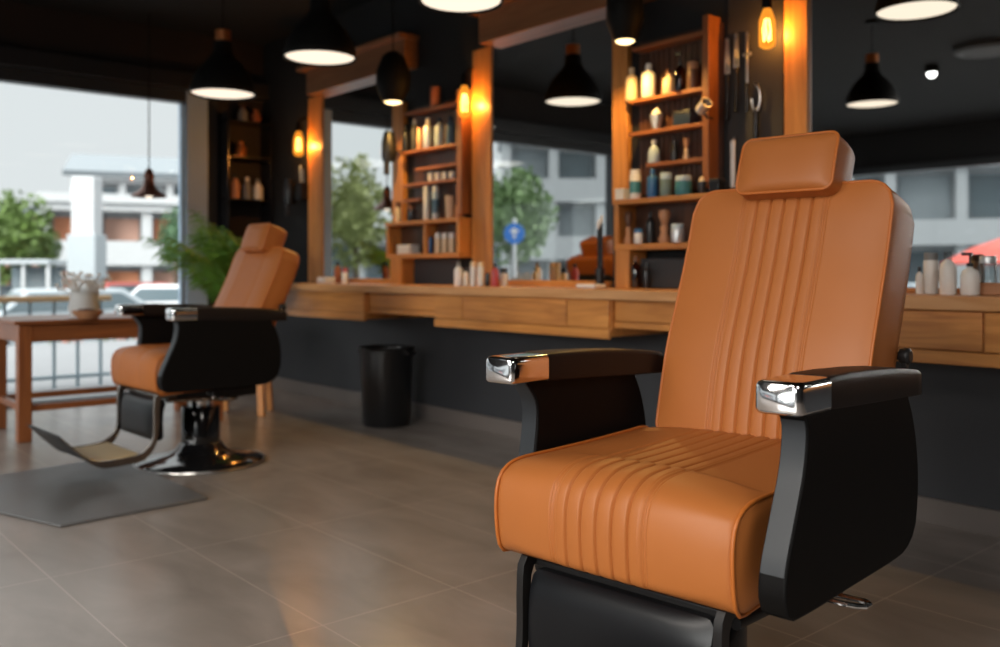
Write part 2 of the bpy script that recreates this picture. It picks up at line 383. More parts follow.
# ------------------------------------------------------------------ barber chair
def columns(W, dense=.122, step=.0016):
    xs = []; n = 9
    for i in range(n+1): xs.append(-W+(W-dense)*(1-math.cos(PI/2*i/n)) if False else -W+(W-dense)*(i/n)**1.15)
    k = int(2*dense/step)
    xs += [-dense+2*dense*i/k for i in range(1, k)]
    xs += [-x for x in reversed(xs[:n+1])]
    return xs
GROOVES = [-.074, -.037, 0, .037, .074]
def groove(u):
    d = 0
    for g in GROOVES: d -= .0052*math.exp(-((u-g)/.003)**2)
    for g in (-.108, .108): d -= .0035*math.exp(-((u-g)/.0026)**2)
    for g in (-.1155, -.1005, .1155, .1005): d -= .0018*math.exp(-((u-g)/.0014)**2)
    if abs(u) < .108: d += .0016*abs(math.sin(PI*u/.037))
    return d
def leather_panel(path, W, t, rc, crown, grooves, name, parent, scale=1, gfade=(.03, .02), rows=56, m='leather', pipe=.0042, tcorner=None):
    """upholstered slab: front face follows path (list of (y,z)), soft crown, rounded outline, boxing of depth t"""
    P = spline(path, 160); L = sum((P[i+1]-P[i]).length for i in range(159))
    def at(s):
        f = min(max(s/L, 0), 1)*158.999; i = int(f); u = f-i; p = P[i].lerp(P[i+1], u); d = (P[i+1]-P[i]).normalized()
        return p, d
    us = columns(W) if grooves else [W*math.sin(PI/2*(-1+2*i/40)) for i in range(41)]
    rct = tcorner or rc
    def vrange(u):
        def dv(r):
            e = abs(u)-(W-r)
            return 0 if e <= 0 else r-math.sqrt(max(0, r*r-e*e))
        return dv(rc), L-dv(rct)
    def pos(u, s, dep):
        p, d = at(s); n = Vector((-d.y, d.x))       # points forward (-y)
        if n.x > 0: n = -n
        q = p+n*(-dep)
        ex = s-L if s > L else (s if s < 0 else 0)
        q = q+d*ex
        return Vector((u, q.x, q.y))
    mb = MB(); nc = len(us); g = []
    for i, u in enumerate(us):
        v0, v1 = vrange(u); col = []
        for j in range(rows+1):
            a = j/rows; a = .5-.5*math.cos(PI*a) if True else a
            s = v0+(v1-v0)*a
            eu = 1-(abs(u)/W)**5; ev = 1-abs(2*s/L-1)**8
            h = crown*max(eu, 0)*max(ev, 0)
            if grooves:
                fd = min(1, max(0, s/gfade[0]))*min(1, max(0, (L-s)/gfade[1])); h += groove(u)*fd*1.0
            col.append(len(mb.v)); mb.v.append(tuple(pos(u, s, -h)))
        g.append(col)
    for i in range(nc-1):
        for j in range(rows): mb.f.append((g[i][j], g[i+1][j], g[i+1][j+1], g[i][j+1]))
    # outline in (u, s)
    loop = [(0, j) for j in range(rows)]+[(i, rows) for i in range(nc-1)]+[(nc-1, j) for j in range(rows, 0, -1)]+[(i, 0) for i in range(nc-1, 0, -1)]
    def us_of(i, j):
        u = us[i]; v0, v1 = vrange(u); a = .5-.5*math.cos(PI*j/rows); return Vector((u, v0+(v1-v0)*a))
    L2 = [us_of(i, j) for i, j in loop]; m_ = len(L2); nor = []
    for k in range(m_):
        a = 1
        while (L2[(k+a) % m_]-L2[k-a]).length < .006 and a < 30: a += 1
        tt = (L2[(k+a) % m_]-L2[k-a]).normalized(); nn = Vector((-tt.y, tt.x)); nor.append(nn)
    # orient outward
    k0 = rows//2
    if nor[k0].x > 0: nor = [-n for n in nor]
    prev = [g[i][j] for i, j in loop]
    for dep, ex in ((.004, .001), (t*.25, .005), (t*.5, .007), (t*.75, .006), (t*.93, .002), (t*.985, -.004), (t, -.012)):
        ring = []
        for k in range(m_):
            q = L2[k]+nor[k]*ex; ring.append(len(mb.v)); mb.v.append(tuple(pos(q.x, q.y, dep)))
        for k in range(m_):
            k2 = (k+1) % m_; mb.f.append((prev[k], prev[k2], ring[k2], ring[k]))
        prev = ring
    # back face: fan rings
    cx = Vector((0, L/2))
    for sc_, dep in ((.85, t*1.02), (.5, t*1.03), (.02, t*1.03)):
        ring = []
        for k in range(m_):
            q = cx+(L2[k]+nor[k]*-.012-cx)*sc_; ring.append(len(mb.v)); mb.v.append(tuple(pos(q.x, q.y, dep)))
        for k in range(m_):
            k2 = (k+1) % m_; mb.f.append((prev[k], prev[k2], ring[k2], ring[k]))
        prev = ring
    o = mb.build(name, M[m], parent, angle=60)
    if pipe:
        pts = []
        last = None
        for k in range(m_):
            q = L2[k]+nor[k]*.0015
            if last is None or (q-last).length > .008:
                pts.append(pos(q.x, q.y, .001)); last = q
        MB().tube(pts, pipe, 8, closed=True).build('piping', M['pipe'], o, angle=80)
    return o

def seat_cushion(parent, W=.27):
    prof = [(.545, .415), (.30, .405), (.06, .398), (.005, .394), (-.020, .402), (-.032, .44), (-.036, .50), (-.030, .543), (-.012, .568), (.035, .584), (.16, .586), (.30, .588), (.44, .592), (.535, .592), (.556, .56), (.558, .47)]
    P = spline([(a-.30, b) for a, b in prof], 150, closed=True); n = len(P)
    cen = Vector((sum(p.x for p in P)/n, sum(p.y for p in P)/n))
    nor = []
    for i in range(n):
        t = (P[(i+1) % n]-P[i-1]).normalized(); q = Vector((t.y, -t.x))
        if q.dot(P[i]-cen) < 0: q = -q
        nor.append(q)
    wt = []
    for p in P:
        y, z = p
        top = 1 if z > .54 else max(0, (z-.40)/.02)
        wgt = 1.0
        if y > .23: wgt = max(0, 1-(y-.23)/.02)
        if z < .42: wgt = min(wgt, max(0, (z-.40)/.02))
        if y > -.2 and z < .5: wgt = 0
        wt.append(wgt)
    xs = columns(W); mb = MB(); g = []
    for x in xs:
        cr = 1-(abs(x)/W)**3.2; row = []
        for p, q, wgt in zip(P, nor, wt):
            h = (.024 if p.x < -.2 else .016)*cr*wgt+groove(x)*wgt
            row.append(len(mb.v)); mb.v.append((x, p.x+q.x*h, p.y+q.y*h))
        g.append(row)
    for i in range(len(xs)-1):
        for j in range(n): mb.f.append((g[i][j], g[i+1][j], g[i+1][(j+1) % n], g[i][(j+1) % n]))
    for sgn, row in ((-1, g[0]), (1, g[-1])):
        prev = row
        for sc_, ox in ((.97, .006), (.8, .012), (.5, .014), (.05, .014)):
            ring = []
            for p in P:
                q = cen+(p-cen)*sc_; ring.append(len(mb.v)); mb.v.append((sgn*(W+ox), q.x, q.y))
            for j in range(n):
                j2 = (j+1) % n; mb.f.append((prev[j], prev[j2], ring[j2], ring[j]))
            prev = ring
    o = mb.build('seat', M['leather'], parent, angle=60)
    for sgn in (-1, 1):
        pts = [(sgn*(W+.002), p.x+q.x*.002, p.y+q.y*.002) for p, q in zip(P, nor)][::2]
        MB().tube(pts, .0045, 8, closed=True).build('piping', M['pipe'], o, angle=80)
    return o

def barber_chair(label, loc, rz, metal='black', back_shift=0.0, back_len=1.0, lift=0.0, thick=.162):
    t = thing('barber_chair', label, 'barber chair', loc, rz, None)
    # base
    MB().lathe([(.0, .0), (.326, 0), (.33, .006), (.31, .02), (.24, .036), (.16, .052), (.125, .075), (.11, .10), (.10, .11)], n=64).build('base', M['gloss_black'], t, angle=50)
    MB().tube([(.327*math.cos(a*PI/32), .327*math.sin(a*PI/32), .008) for a in range(64)], .008, 8, closed=True).build('base_ring', M['steel'], t)
    MB().lathe([(.098, .105), (.098, .29), (.09, .30), (.04, .30), (.04, .36)], n=40).build('column', M['gloss_black'], t, angle=40)
    MB().lathe([(.055, .298), (.055, .33), (.045, .335)], n=32).build('piston_collar', M['chrome'], t)
    b = thing('upper', None, None) if False else None
    z = lift
    fr = MB().box(-.235, .235, -.24, .2, .345+z, .392+z).box(-.06, .06, -.12, .12, .325+z, .35+z)
    fr.build('seat_frame', M['black'], t, bevel=.006)
    for s in (-1, 1):
        MB().tube([(s*.235, -.28, .36+z), (s*.235, -.10, .352+z), (s*.235, .06, .335+z), (s*.16, .12, .33+z)], .012, 10).build('frame_bar', M[metal], t)
    o = seat_cushion(t, .280); o.location = (-.015, -.012, z)
    # back
    bs = back_shift
    path = [(.515, .56), (.553, .72), (.583, .82), (.628, .93), (.672, 1.04), (.708, 1.15), (.728, 1.218)]
    path = [(y-.30+bs, .56+(zz-.56)*back_len+z) for y, zz in path]
    leather_panel(path, .265, thick, .05, .016, True, 'backrest', t, tcorner=.06)
    yt, zt = path[-1]
    hp = [(yt-.056, zt-.014), (yt-.036, zt+.053), (yt-.006, zt+.128)]
    hr = leather_panel(hp, .126, .118, .022, .016, False, 'headrest', t, rows=30); hr.location.x = .008
    for s in (-1, 1):
        MB().tube([(s*.05, yt+.04, zt-.10), (s*.05, yt+.035, zt+.03)], .008, 10).build('headrest_post', M['chrome'], t)
    # black plate behind the back
    pl = [(y+thick-.002, zz) for y, zz in spline(path, 12)]
    q = [(p[0], p[1]) for p in pl[0:9]]+[(p[0]+.022, p[1]) for p in reversed(pl[0:9])]
    MB().prism(q, -.2, .2, 'x').build('back_plate', M['black'], t, bevel=.004)
    for s in (-1, 1):
        kx = s*.272; ky = path[2][0]+thick+.008; kz = .80+z
        kn = MB().tube([(s*.20, ky, kz), (s*.285, ky, kz)], .010, 12)
        kn.lathe([(.0, 0), (.017, 0), (.02, .006), (.02, .02), (.015, .026), (0, .026)], (s*.268, ky, kz), 16, (s, 0, 0))
        kn.obox((s*.28, ky-.002, kz-.022), (.006, 0, 0), (0, .009, .002), (0, -.004, .024))
        kn.build('recline_knob', M['black'], t, bevel=.002)
    # arms
    for s in (-1, 1):
        a0, a1 = (s*.373, s*.285)
        lo, hi = min(a0, a1), max(a0, a1)
        fb = .018 if s > 0 else .10
        pts = [(.07, .757), (.09, .735), (.115, .70), (.118, .65), (.108, .58), (.098, .51), (.094, .46), (.105, .425)] if s < 0 else [(.0+fb*.25, .757), (.004+fb*.8, .735), (.0+fb, .70), (-.012+fb, .65), (-.04+fb*.8, .58), (-.066+fb*.5, .51), (-.074+fb*.4, .46), (-.060+fb*.3, .425)]
        frontc = [tuple(p) for p in spline(pts, 26)]
        rest = [(-.03, .4135), (.05, .411), (.2, .411), (.43, .411), (.50, .42), (.543, .448), (.560, .49), (.566, .56), (.556, .63), (.535, .69), (.508, .735), (.495, .757)]
        restc = [tuple(p) for p in spline(rest if s > 0 else [(.125, .411)]+rest[2:], 30)]
        poly = [(y-.30, zz+z) for y, zz in frontc+restc]
        px0, px1 = (s*.373, s*.322)
        sp = MB().prism(poly, min(px0, px1), max(px0, px1), 'x').build('side_panel', M['black_panel'], t, bevel=.005, angle=25)
        # lighter grey strip paints in the window's reflection along the panel front
        e = MB(); fc = frontc[1:-5]; W2 = .0025
        for i in range(len(fc)-1):
            (y0, z0), (y1, z1) = fc[i], fc[i+1]
            d = Vector((y1-y0, z1-z0)).normalized(); nn = Vector((d.y, -d.x))
            if nn.x > 0: nn = -nn
            xx0, xx1 = min(px0, px1)+.004, max(px0, px1)-.004
            vs = []
            for xx in (xx0, xx1):
                for (yy, zz) in ((y0, z0), (y1, z1)):
                    vs.append((xx, yy-.30+nn.x*W2, zz+z+nn.y*W2)); vs.append((xx, yy-.30-nn.x*.003, zz+z-nn.y*.003))
            if i == 0: e.v += vs[0:2]+vs[4:6]
            e.v += vs[2:4]+vs[6:8]
            k = i*4; e.f += [(k, k+2, k+6, k+4), (k+1, k+5, k+7, k+3), (k, k+4, k+5, k+1), (k+2, k+3, k+7, k+6)]
        e.build('edge_sheen_strip', M['edge'], sp, angle=50)
        # arm pad with crowned top
        secs = [(.1125, .0, .8125), (.13, .0015, .8135), (.22, .002, .8125), (.34, .002, .808), (.46, .001, .801), (.56, .0, .791), (.59, -.002, .787), (.602, -.008, .778)]
        pd = MB(); rings = []
        for (y, ex, zt_) in secs:
            x0, x1 = lo-ex, hi+ex; zb = .751-(y-.1)*.042; r = .012; ring = []
            for (cx_, cz_, a_) in ((x1-r, zt_-r, 0), (x0+r, zt_-r, 90), (x0+r, zb+r*.5, 180), (x1-r, zb+r*.5, 270)):
                for k in range(5):
                    an = math.radians(a_+90*k/4); rz_ = r if a_ < 180 else r*.5
                    ring.append((cx_+r*math.cos(an), y-.30, cz_+rz_*math.sin(an)+z))
            rings.append(ring)
        nn_ = len(rings[0])
        for ring in rings: pd.v += ring
        for i in range(len(rings)-1):
            for k in range(nn_): pd.f.append((i*nn_+k, i*nn_+(k+1) % nn_, (i+1)*nn_+(k+1) % nn_, (i+1)*nn_+k))
        pd.f.append(tuple(range(nn_))); pd.f.append(tuple((len(rings)-1)*nn_+k for k in range(nn_)))
        ar = pd.build('armrest', M['pad'], t, angle=50)
        cp = MB(); rings = []
        for (y, ex, dz) in ((-.008, -.010, .010), (-.005, -.004, .004), (.001, .0, .001), (.012, .001, 0), (.05, .001, 0), (.112, .001, 0)):
            x0, x1 = lo-ex, hi+ex; zt_ = .812-dz*.5; zb = .7515+dz*.5; r = .013; ring = []
            for (cx_, cz_, a_) in ((x1-r, zt_-r, 0), (x0+r, zt_-r, 90), (x0+r, zb+r*.6, 180), (x1-r, zb+r*.6, 270)):
                for k in range(6):
                    an = math.radians(a_+90*k/5); rz_ = r if a_ < 180 else r*.6
                    ring.append((cx_+r*math.cos(an), y-.30+(0 if y > .0 else -.004*math.cos(PI*(cx_-lo)/(hi-lo)-PI/2)), cz_+rz_*math.sin(an)+z))
            rings.append(ring)
        nn_ = len(rings[0])
        for ring in rings: cp.v += ring
        for i in range(len(rings)-1):
            for k in range(nn_): cp.f.append((i*nn_+k, i*nn_+(k+1) % nn_, (i+1)*nn_+(k+1) % nn_, (i+1)*nn_+k))
        cp.f.append(tuple(range(nn_))); cp.f.append(tuple((len(rings)-1)*nn_+k for k in range(nn_)))
        c = cp.build('armrest_cap', M['chrome'], ar, angle=40); c['label'] = 'chrome front cap'
        MB().box(min(s*.27, s*.33), max(s*.27, s*.33), -.10, .16, .43+z, .50+z).build('arm_bracket', M['steel'], t, bevel=.003)
    # calf pad, brackets and foot plate
    cpth = [(-.335, .175), (-.338, .25), (-.334, .32), (-.318, .372)]
    leather_panel([(y, zz+z*.5) for y, zz in cpth], .215, .05, .02, .012, False, 'calf_pad', t, rows=24, m='black_vinyl', pipe=0)
    for s in (-1, 1):
        oc = [(-.20, .385), (-.30, .378), (-.318, .33), (-.322, .25), (-.335, .17), (-.37, .118), (-.42, .096), (-.56, .088), (-.62, .105), (-.67, .145), (-.73, .205), (-.77, .25)]
        ic = [(-.78, .26), (-.74, .228), (-.685, .172), (-.64, .136), (-.57, .122), (-.43, .128), (-.385, .15), (-.352, .19), (-.345, .25), (-.345, .33), (-.335, .392), (-.28, .402), (-.20, .405)]
        oc = [tuple(p) for p in spline(oc, 40)]; ic = [tuple(p) for p in spline(ic, 40)]
        poly = [(y, zz+(z if zz > .3 and y > -.5 else 0)) for y, zz in oc+ic]
        MB().prism(poly, min(s*.225, s*.243), max(s*.225, s*.243), 'x').build('footrest_bracket', M[metal], t, bevel=.003, angle=30)
    MB().box(-.235, .235, -.30, -.22, .37+z, .385+z).build('footrest_bar', M[metal], t, bevel=.003)
    fp = spline([(-.40, .112), (-.50, .106), (-.58, .106), (-.63, .124), (-.685, .168), (-.77, .255)], 30)
    poly = [(p.x, p.y+.006) for p in fp]+[(p.x, p.y-.008) for p in reversed(fp)]
    fpl = MB().prism(poly, -.224, .224, 'x').build('foot_plate', M['black'], t, bevel=.002)
    tr = [p for p in fp if p.x > -.64]
    poly = [(p.x, p.y+.016) for p in tr]+[(p.x, p.y+.0065) for p in reversed(tr)]
    tb = MB().prism(poly, -.212, .212, 'x').build('tread', M['cream'], fpl, bevel=.003); tb['label'] = 'cream ribbed tread'
    rb = MB()
    for i in range(9): rb.box(-.19, .19, -.60+i*.024, -.594+i*.024, .121, .127)
    rb.build('tread_rib', M['cream'], fpl) if False else None
    # pump lever: flat loop of wire
    lp = [(.06, .0, .345), (.17, -.03, .352), (.29, -.045, .360), (.355, -.05, .362), (.378, -.035, .362), (.372, -.012, .362), (.34, -.006, .360), (.26, .002, .355), (.14, .01, .348), (.06, .02, .345)]
    MB().tube(spline([(x, y+.0, zz-.0+z) for x, y, zz in lp], 40), .0055, 8).build('pump_lever', M['chrome'], t)
    return t
barber_chair('large tan leather barber chair with ribbed seat and backrest, closest to the camera', (-1.237, 1.663, 0), math.radians(6.1))
barber_chair('tan leather barber chair with lowered footrest standing on a grey mat by the window', (-4.66, 1.95, 0), math.radians(2.1), metal='pewter', back_shift=-.085, back_len=.85, lift=.015, thick=.118)
# grey mat under the footrest of the far chair
mp_ = [floor_pt(-95, 492), floor_pt(60, 528), floor_pt(208, 500), floor_pt(118, 458)]
mt = MB(); n = 4
vs = [(x, y, .001) for x, y in mp_]+[(x, y, .012) for x, y in mp_]
mt.add(vs, [(3, 2, 1, 0), (4, 5, 6, 7)]+[(i, (i+1) % 4, (i+1) % 4+4, i+4) for i in range(4)])
tag(mt.build('floor_mat', M['rubber'], bevel=.006), 'dark grey rubber mat on the tiles below the far chair footrest', 'mat')

# ------------------------------------------------------------------ worktop and drawer units
YF = 3.20; ZT = .917
xl, xr = PX(285, YF), 1.6
tag(MB().box(xl-.02, xr, YF-.01, YW-.013, ZT-.048, ZT).build('worktop', M['oak_light'], bevel=.004), 'long oak worktop running under all the mirrors', 'worktop')
def drawer_unit(x0, x1, deep, label, splits, group='oak drawer units under the worktop'):
    zb = .683 if deep else .735; yf = YF if deep else YF+.035
    t = thing('drawer_unit', label, 'drawer unit', ((x0+x1)/2, (yf+YW)/2, zb), 0, None)
    def L(mb): mb.v = [(v[0]-t.location.x, v[1]-t.location.y, v[2]-t.location.z) for v in mb.v]; return mb
    L(MB().box(x0, x1, yf+.02, YW-.013, zb+.01, ZT-.0485)).build('body', M['oak_d'], t, bevel=.002)
    rail = .045 if deep else .03
    L(MB().box(x0, x1, yf, yf+.02, zb, zb+rail)).build('lower_rail', M['oak'], t, bevel=.003)
    xs = [x0]+splits+[x1]
    for i in range(len(xs)-1):
        L(MB().box(xs[i]+.004, xs[i+1]-.004, yf+.002, yf+.02, zb+rail+.005, ZT-.0525)).build('drawer_front', M['oak_d'] if i % 2 else M['oak'], t, bevel=.003)
    return t
segs = [(285, 364, True), (364, 434, False), (434, 609, True), (609, 690, False)]
A = [PX(285, YF), PX(364, YF), PX(434, YF), PX(609, YF), PX(760, YF)]
drawer_unit(A[0], A[1]-.002, True, 'deep oak drawer unit at the window end of the worktop', [])
drawer_unit(A[1], A[2]-.002, False, 'shallow oak drawer unit above the black waste bin', [])
drawer_unit(A[2], A[3]-.002, True, 'wide deep oak drawer unit below the middle mirror, left of the front chair', [PX(462, YF), PX(566, YF)])
drawer_unit(A[3], A[4]-.002, False, 'shallow oak drawer unit running behind the backrest of the front chair', [PX(680, YF)])
drawer_unit(A[4], xr, True, 'deep oak drawer unit below the right mirror', [PX(880, YF), PX(983, YF), -.3, .6])

# ------------------------------------------------------------------ mirrors
ZP = 2.40
def mirror(px0, px1, header_left, header_right, label, hl, zsill):
    x0, x1 = PX(px0, YW-.03), PX(px1, YW-.03)
    t = thing('wall_mirror', label, 'mirror', ((x0+x1)/2, YW-.02, zsill), 0)
    def L(mb): mb.v = [(v[0]-t.location.x, v[1]-t.location.y, v[2]-t.location.z) for v in mb.v]; return mb
    L(MB().box(x0, x1, YW-.03, YW-.005, zsill, ZP+.02)).build('mirror_glass', M['mirror'], t, smooth=False)
    return t, L, x0, x1
# uprights (each a post of its own)
def post(px0, px1, depth, z1, label, z0=ZT, matn='oak_v'):
    yf = YW-depth; x0, x1 = PX(px0, yf), PX(px1, yf)
    return tag(MB().box(x0, x1, yf, YW-.001, z0, z1).build('wooden_post', M[matn], bevel=.003), label, 'post')
post(308, 322, .04, ZP, 'honey oak post left of the left mirror')
post(472, 491, .04, ZP, 'wide honey oak post left of the middle mirror')
post(784, 807, .05, ZC-.02, 'tall amber-lit oak post left of the right mirror')
post(612, 627, .04, ZP+.0, 'amber-lit oak post between the middle mirror and the right shelf', PZ(668, 196, YW-.16)+.001)
post(392, 403, .04, PZ(397, 103, YW-.04), 'oak post on the left side of the left shelf', PZ(422.5, 220, YW-.13)+.001)
for (a, b_, lab, hl, hr, hlab) in ((322, 398, 'left mirror, reflecting window and trees, beside the left shelf', 297, 398, 'sloping walnut header board over the left mirror'),
                          (491, 613, 'middle mirror between the wide post and the right shelf', 466, 636, 'walnut header board over the middle mirror')):
    t, L, x0, x1 = mirror(a, b_, hl, hr, lab, hlab, ZT+.001)
    L(MB().box(x0, x1, YW-.06, YW-.031, ZT+.001, ZT+.035)).build('bottom_rail', M['oak'], t, bevel=.003)
    yh = YW-.17; hx0, hx1 = PX(hl, yh), PX(hr, yh)
    h = MB().box(hx0+.06, hx1, yh+.05, YW-.002, ZP+.001, ZP+.19).box(hx0-.02, hx1+.02, yh, YW-.002, ZP+.191, ZP+.225)
    tag(h.build('header_board', M['header'], bevel=.004), hlab, 'header board')
t, L, x0, x1 = mirror(808, 1500, 0, 0, 'large right mirror behind the front chair', '', ZT+.001)
x1 = xr
for o in list(kids(t)): bpy.data.objects.remove(o)
L(MB().box(x0, x1, YW-.03, YW-.005, ZT+.001, ZC-.25)).build('mirror_glass', M['mirror'], t, smooth=False)
L(MB().box(x0, x1, YW-.05, YW-.031, ZT+.001, ZT+.02)).build('bottom_rail', M['oak'], t, bevel=.003)

# ------------------------------------------------------------------ shelf units
def shelf_z(px, py, Y): return PZ(px, py, Y)
def shelf_unit(name, label, px0, px1, depth, boards, top, bottom, side_right, box, slats):
    """boards: (px_left, px_right, row) at the shelf fronts; box: lower compartment"""
    yf = YW-depth; x0, x1 = PX(px0, yf), PX(px1, yf)
    t = thing(name, label, 'shelf', ((x0+x1)/2, YW-.01, ZT), 0)
    def L(mb): mb.v = [(v[0]-t.location.x, v[1]-t.location.y, v[2]-t.location.z) for v in mb.v]; return mb
    zt, zb = PZ((px0+px1)/2, top, yf), PZ((px0+px1)/2, bottom, yf)
    bk = MB().box(x0, x1, YW-.012, YW-.002, zb, zt)
    bkx = L(bk).build('back_panel', M['darkslat'], t, smooth=False)
    if slats:
        sl = MB(); nn = 15
        for i in range(nn):
            xx = x0+(x1-x0)*(i+.5)/nn; sl.box(xx-.006, xx+.008, YW-.018, YW-.012, zb, zt-.01-.02*(i % 3))
        L(sl).build('back_slats', M['darkslat'], t, smooth=False)
    zs = []
    for (a, b_, row) in boards:
        xa, xb = PX(a, yf), PX(b_, yf); z = PZ((a+b_)/2, row, yf); zs.append(z)
        L(MB().box(xa, xb, yf, YW-.012, z-.02, z)).build('shelf_board', M['shelfwood'], t, bevel=.002)
    if side_right:
        a, b_ = side_right; xa, xb = PX(a, yf), PX(b_, yf)
        L(MB().box(xa, xb, yf-.005, YW-.002, zb, zt+.03)).build('side_board', M['shelfwood_v'], t, bevel=.002)
    # lower box
    bd = box['depth']; yb = YW-bd; bx0, bx1 = PX(box['px'][0], yb), PX(box['px'][1], yb); pm_ = sum(box['px'])/2
    ztop = PZ(pm_, box['top'], yb); zbot = PZ(pm_, box['bot'], yb)
    L(MB().box(bx0-.008, bx1+.008, yb-.006, YW-.002, ztop-.025, ztop)).build('cabinet_top', M['oak'], t, bevel=.002)
    L(MB().box(bx0, bx1, yb, YW-.002, zbot, zbot+.03)).build('cabinet_floor', M['oak'], t, bevel=.002)
    L(MB().box(bx0, bx1, YW-.02, YW-.004, zbot+.03, ztop-.025)).build('cabinet_back', M['darkslat'], t, smooth=False)
    th = .028
    L(MB().box(bx0, bx0+th, yb, YW-.02, zbot+.03, ztop-.025)).build('cabinet_side', M['oak_v'], t, bevel=.002)
    L(MB().box(bx1-th, bx1, yb, YW-.02, zbot+.03, ztop-.025)).build('cabinet_side', M['oak_v'], t, bevel=.002)
    if box.get('div'):
        dx = PX(box['div'], yb); L(MB().box(dx-.012, dx+.012, yb+.01, YW-.02, zbot+.03, ztop-.025)).build('divider', M['oak_v'], t, bevel=.002)
    for (a, b_) in box.get('legs', []):
        xa, xb = PX(a, yb), PX(b_, yb); L(MB().box(xa, xb, yb, YW-.02, ZT+.0005, zbot-.0005)).build('leg', M['oak_v'], t, bevel=.002)
    return t, zs, ztop, zbot+.03
# right shelf
u2, z2, zt2, zb2 = shelf_unit('shelf_unit', 'right shelf unit with the tilted silver lamp and white bottles, above the front chair', 629, 712, .095,
    [(631, 704, 39), (628, 706, 93), (628, 706, 127), (646, 706, 160)], 30, 190, (703, 709), dict(depth=.16, px=(614, 722), top=196, bot=249, legs=[(615, 629)]), True)
# left shelf
u1, z1, zt1, zb1 = shelf_unit('shelf_unit', 'left shelf unit standing on the worktop between the left and middle mirrors', 404, 460, .10,
    [(404, 456, 107), (400, 460, 147), (414, 460, 165), (402, 460, 181), (402, 419, 199)], 100, 216, (457, 462), dict(depth=.13, px=(386, 459), top=220, bot=258, div=423, legs=[(390, 401)]), False)
tag(MB().box(PX(411, YW-.02), PX(459, YW-.02), YW-.018, YW-.002, ZT+.001, zb1-.034).build('grey_panel', mat('slate_panel', (.04, .042, .048), .5), smooth=False), 'slate grey panel under the left shelf cabinet', 'panel')
tag(MB().box(PX(640, YW-.14), PX(700, YW-.14), YW-.14, YW-.03, ZT+.001, ZT+.15).build('tool_case', M['dark_grey'], bevel=.006), 'dark grey case inside the open space below the right shelf', 'case')

